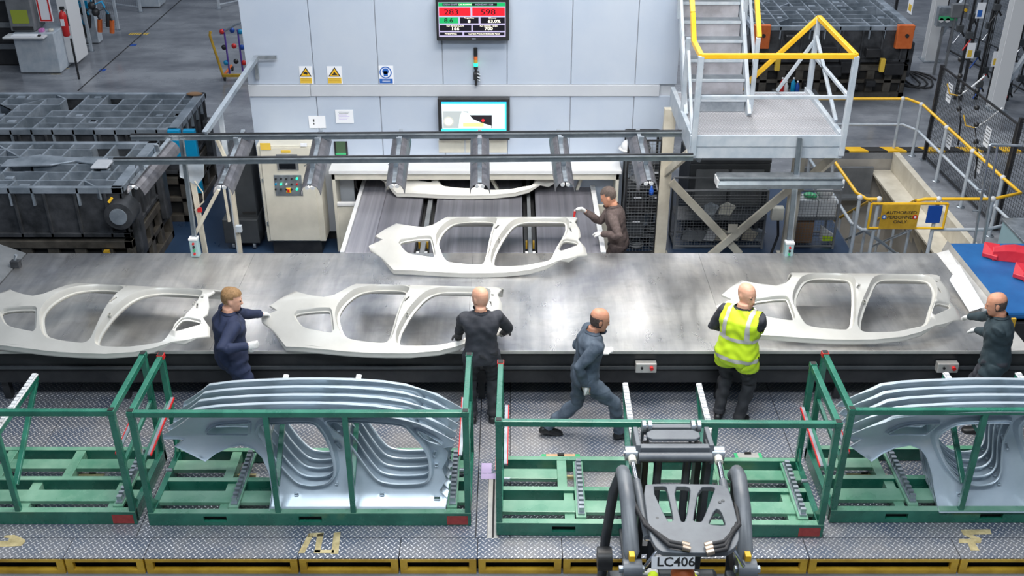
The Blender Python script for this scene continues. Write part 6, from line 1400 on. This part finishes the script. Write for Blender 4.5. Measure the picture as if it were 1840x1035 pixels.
for sx in (-1, 1):
    X = lambda d: TXC + sx * d
    arm([(X(.445), 6.78, GZ - .12), (X(.455), 6.72, GZ - .03), (X(.45), 6.6, GZ + .0), (X(.44), 6.35, GZ - .08), (X(.43), 6.1, GZ - .30), (X(.44), 5.95, GZ - .6), (X(.46), 5.85, GZ - 1.05)], [.05, .055, .06, .062, .062, .062, .06], 'guard_side_arm')
    arm([(X(.455), 6.74, GZ - .03), (X(.50), 6.86, GZ - .35), (X(.54), 6.9, GZ - .9), (X(.56), 6.9, GZ - 1.5)], .042, 'guard_post', truckd)
    B('yellow_sticker', M['yellow'], tk, *([(X(.41) - .02 * 1, X(.41) + .025, 5.99, 6.0, GZ - .42, GZ - .27)] if False else [(X(.435) - .022, X(.435) + .022, 6.0, 6.06, GZ - .36, GZ - .255)]), bevel=.004)
    # tilt cylinder between mast head and guard
    a_ = Vector((X(.355), 7.02, 2.02)); b_ = Vector((X(.32), 6.05, 1.98)); mid = a_.lerp(b_, .35)
    MB().tube([a_, mid], .022, 12).build('cylinder_rod', M['chrome'], tk)
    MB().tube([mid, b_], .034, 12).build('cylinder_barrel', truck, tk)
    hd_ = MB().tube([a_ + Vector((-.05, 0, 0)), a_ + Vector((.05, 0, 0))], .06, 16).build('rod_eye', M['galv'], tk); MB().tube([a_ + Vector((-.06, 0, 0)), a_ + Vector((.06, 0, 0))], .025, 12).build('pin', M['chrome'], hd_)
    MB().tube([a_, a_.lerp(b_, .12)], .034, 12).build('rod_neck', M['beige'], tk)
    # mast channels
    for dx, dy, m in ((.29, 0, truckd), (.22, .07, M['black'])):
        MB().box(X(dx) - .025, X(dx) + .025, 7.0 + dy, 7.14 + dy, .1, 2.08 - dy).build('mast_channel', m, tk, bevel=.006)
    MB().tube([(X(.12), 7.05, .3), (X(.12), 7.05, 1.95)], .035, 12).build('lift_cylinder', truckd, tk)
    # lamps / pivots
    pv_ = MB().tube([(X(.36), 6.0, 1.72), (X(.50), 6.0, 1.72)], .075, 16).build('pivot_housing', truck, tk); MB().tube([(X(.34), 6.0, 1.72), (X(.53), 6.0, 1.72)], .03, 12).build('pivot_pin', M['galv'], pv_)
    MB().tube([(X(.33), 6.05, 1.97), (X(.25), 5.95, 2.06), (X(.28), 5.85, 2.04), (X(.36), 5.84, 1.9)], .014, 8).build('steel_pipe', M['chrome'], tk)
    for k in range(3 if sx > 0 else 2):
        MB().tube([(X(.39 - .012 * k), 6.4 - .1 * k, 2.02), (X(.35 - .03 * k), 6.06 - .03 * k, 2.10), (X(.20), 5.86 - .04 * k, 2.12), (X(.06), 5.83 - .04 * k, 2.11)], .016, 8).build('hose', M['blackrub'], tk)
        c_ = MB().tube([(X(.11), 5.84 - .04 * k, 2.12), (X(.055), 5.83 - .04 * k, 2.11)], .022, 8).build('hose_fitting', M['brass'], tk)
    # forks, wheels
    MB().box(X(.23) - .05, X(.23) + .05, 7.32, 8.25, .26, .30).build('fork', truckd, tk, bevel=.006); MB().box(X(.23) - .05, X(.23) + .05, 7.28, 7.33, .26, .8).build('fork_heel', truckd, tk, bevel=.006)
    w_ = MB().tube([(X(.42), 6.75, .33), (X(.60), 6.75, .33)], .33, 24).build('tyre', M['blackrub'], tk, bevel=.02); MB().tube([(X(.58), 6.75, .33), (X(.615), 6.75, .33)], .17, 18).build('rim', M['mgrey'], w_)
    w_ = MB().tube([(X(.40), 5.25, .27), (X(.56), 5.25, .27)], .27, 24).build('tyre', M['blackrub'], tk, bevel=.02); MB().tube([(X(.54), 5.25, .27), (X(.57), 5.25, .27)], .14, 18).build('rim', M['mgrey'], w_)
    MB().tube([(X(.50), 6.72, 1.15), (X(.62), 6.72, 1.15)], .10, 16).build('work_lamp', M['black'], tk)
    MB().box(X(.50) - .03, X(.50) + .1, 6.6, 6.75, .4, 1.0).build('mudguard', truck, tk, bevel=.02)
# mast head
a_, b_ = 1.035, 1.635
MB().box(a_, b_, 6.99, 7.05, 2.02, 2.10).build('mast_crosshead', truck, tk, bevel=.01)
MB().tube([(a_ - .0, 6.96, 2.03), (b_ + .0, 6.96, 2.03)], .038, 14).build('cross_tube', truck, tk)
for x in (a_, b_): MB().prism([(x - .02, 6.95, 1.96), (x - .02, 7.28, 1.96), (x - .02, 7.28, 2.10), (x - .02, 7.0, 2.12)], (.04, 0, 0)).build('head_plate', truck, tk, bevel=.006)
MB().box(a_ + .06, b_ - .06, 7.24, 7.30, 2.04, 2.12).build('mast_crosshead', truck, tk, bevel=.01)
MB().prism([(a_ + .08, 7.10, 2.1), (a_ + .08, 7.16, 2.1), (a_ + .13, 7.20, 2.1), (b_ - .13, 7.20, 2.1), (b_ - .08, 7.16, 2.1), (b_ - .08, 7.10, 2.1), (b_ - .12, 7.07, 2.1), (a_ + .12, 7.07, 2.1)], (0, 0, .03)).build('yoke_bar', truck, tk, bevel=.008)
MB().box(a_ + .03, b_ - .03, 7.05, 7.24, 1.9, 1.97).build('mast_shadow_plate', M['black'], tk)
for x in (a_ + .07, a_ + .12, b_ - .12, b_ - .07): 
    w_ = MB().tube([(x - .015, 7.26, 2.12), (x + .015, 7.26, 2.12)], .05, 14).build('chain_wheel', M['galv'], tk); MB().box(x - .012, x + .012, 7.30, 7.315, .5, 2.12).build('lift_chain', M['galv'], w_)
MB().box(a_ + .02, b_ - .02, 7.2, 7.27, .35, .45).box(a_ + .02, b_ - .02, 7.2, 7.27, .75, .85).build('fork_carriage', truckd, tk)
# plate LC406, body, steering, seat
np_ = at(1209, 1007, z=1.97); pth = MB()
a4, b4 = at(1171, 1000, z=2.06), at(1248, 1022, z=1.97)
pq = [Vector((a4.x, a4.y, 2.06)), Vector((b4.x, a4.y, 2.06)), Vector((b4.x, b4.y, 1.97)), Vector((a4.x, b4.y, 1.97))]
npl = MB().prism(pq, (0, 0, -.006)).build('number_plate', M['whiter'], tk)
ang = math.degrees(math.atan2(.09, a4.y - b4.y)); cc = (pq[0] + pq[2]) / 2
text('LC406', .098, (cc.x + .02, cc.y, cc.z + .004), M['ink'], npl, rot=(ang, 0, 0), sx=1.05, name='plate_lettering')
B('rear_crossbar', truckd, tk, (TXC - .42, TXC + .42, 5.42, 5.50, 1.76, 1.83), bevel=.01)
B('chassis', truck, tk, (TXC - .42, TXC + .42, 4.7, 6.1, .25, .75), (TXC - .42, TXC + .42, 6.1, 6.85, .25, .70), bevel=.04)
B('counterweight', truckd, tk, (TXC - .5, TXC + .5, 4.2, 4.95, .2, 1.15), bevel=.08)
B('seat', M['black'], tk, (TXC - .24, TXC + .24, 5.54, 5.99, .75, .91), (TXC - .24, TXC + .24, 5.46, 5.58, .91, 1.3), bevel=.04)
B('dashboard', truckd, tk, (TXC - .4, TXC + .4, 6.66, 6.78, .7, 1.0), bevel=.04)
MB().tube([(TXC + .15 * math.cos(k * math.pi / 8), 6.5 + .13 * math.sin(k * math.pi / 8), 1.22 + .06 * math.sin(k * math.pi / 8)) for k in range(17)], .014, 8).build('steering_wheel', M['black'], tk)
person('person', 'lift truck driver in hi-vis and orange cap, only partly seen under the guard', (TXC - .06, 5.84, .50), 0, 1.74, bend=4, hyaw=0, hpitch=14, pelvis=(0, 0, .52), sit=True,
       hands={'L': dict(at=(TXC - .2, 6.44, 1.26), hint=(-1, -.3, -.6), palm=(0, .3, -1), curl=.9), 'R': dict(at=(TXC + .1, 6.44, 1.26), hint=(1, -.3, -.6), palm=(0, .3, -1), curl=.9)},
       feet={'L': dict(ank=(-.16, .52, .36), hint=(0, .3, 1)), 'R': dict(ank=(.16, .52, .36), hint=(0, .3, 1))}, top='hivis', bottom='trous', gloves='glove', cap='orange')
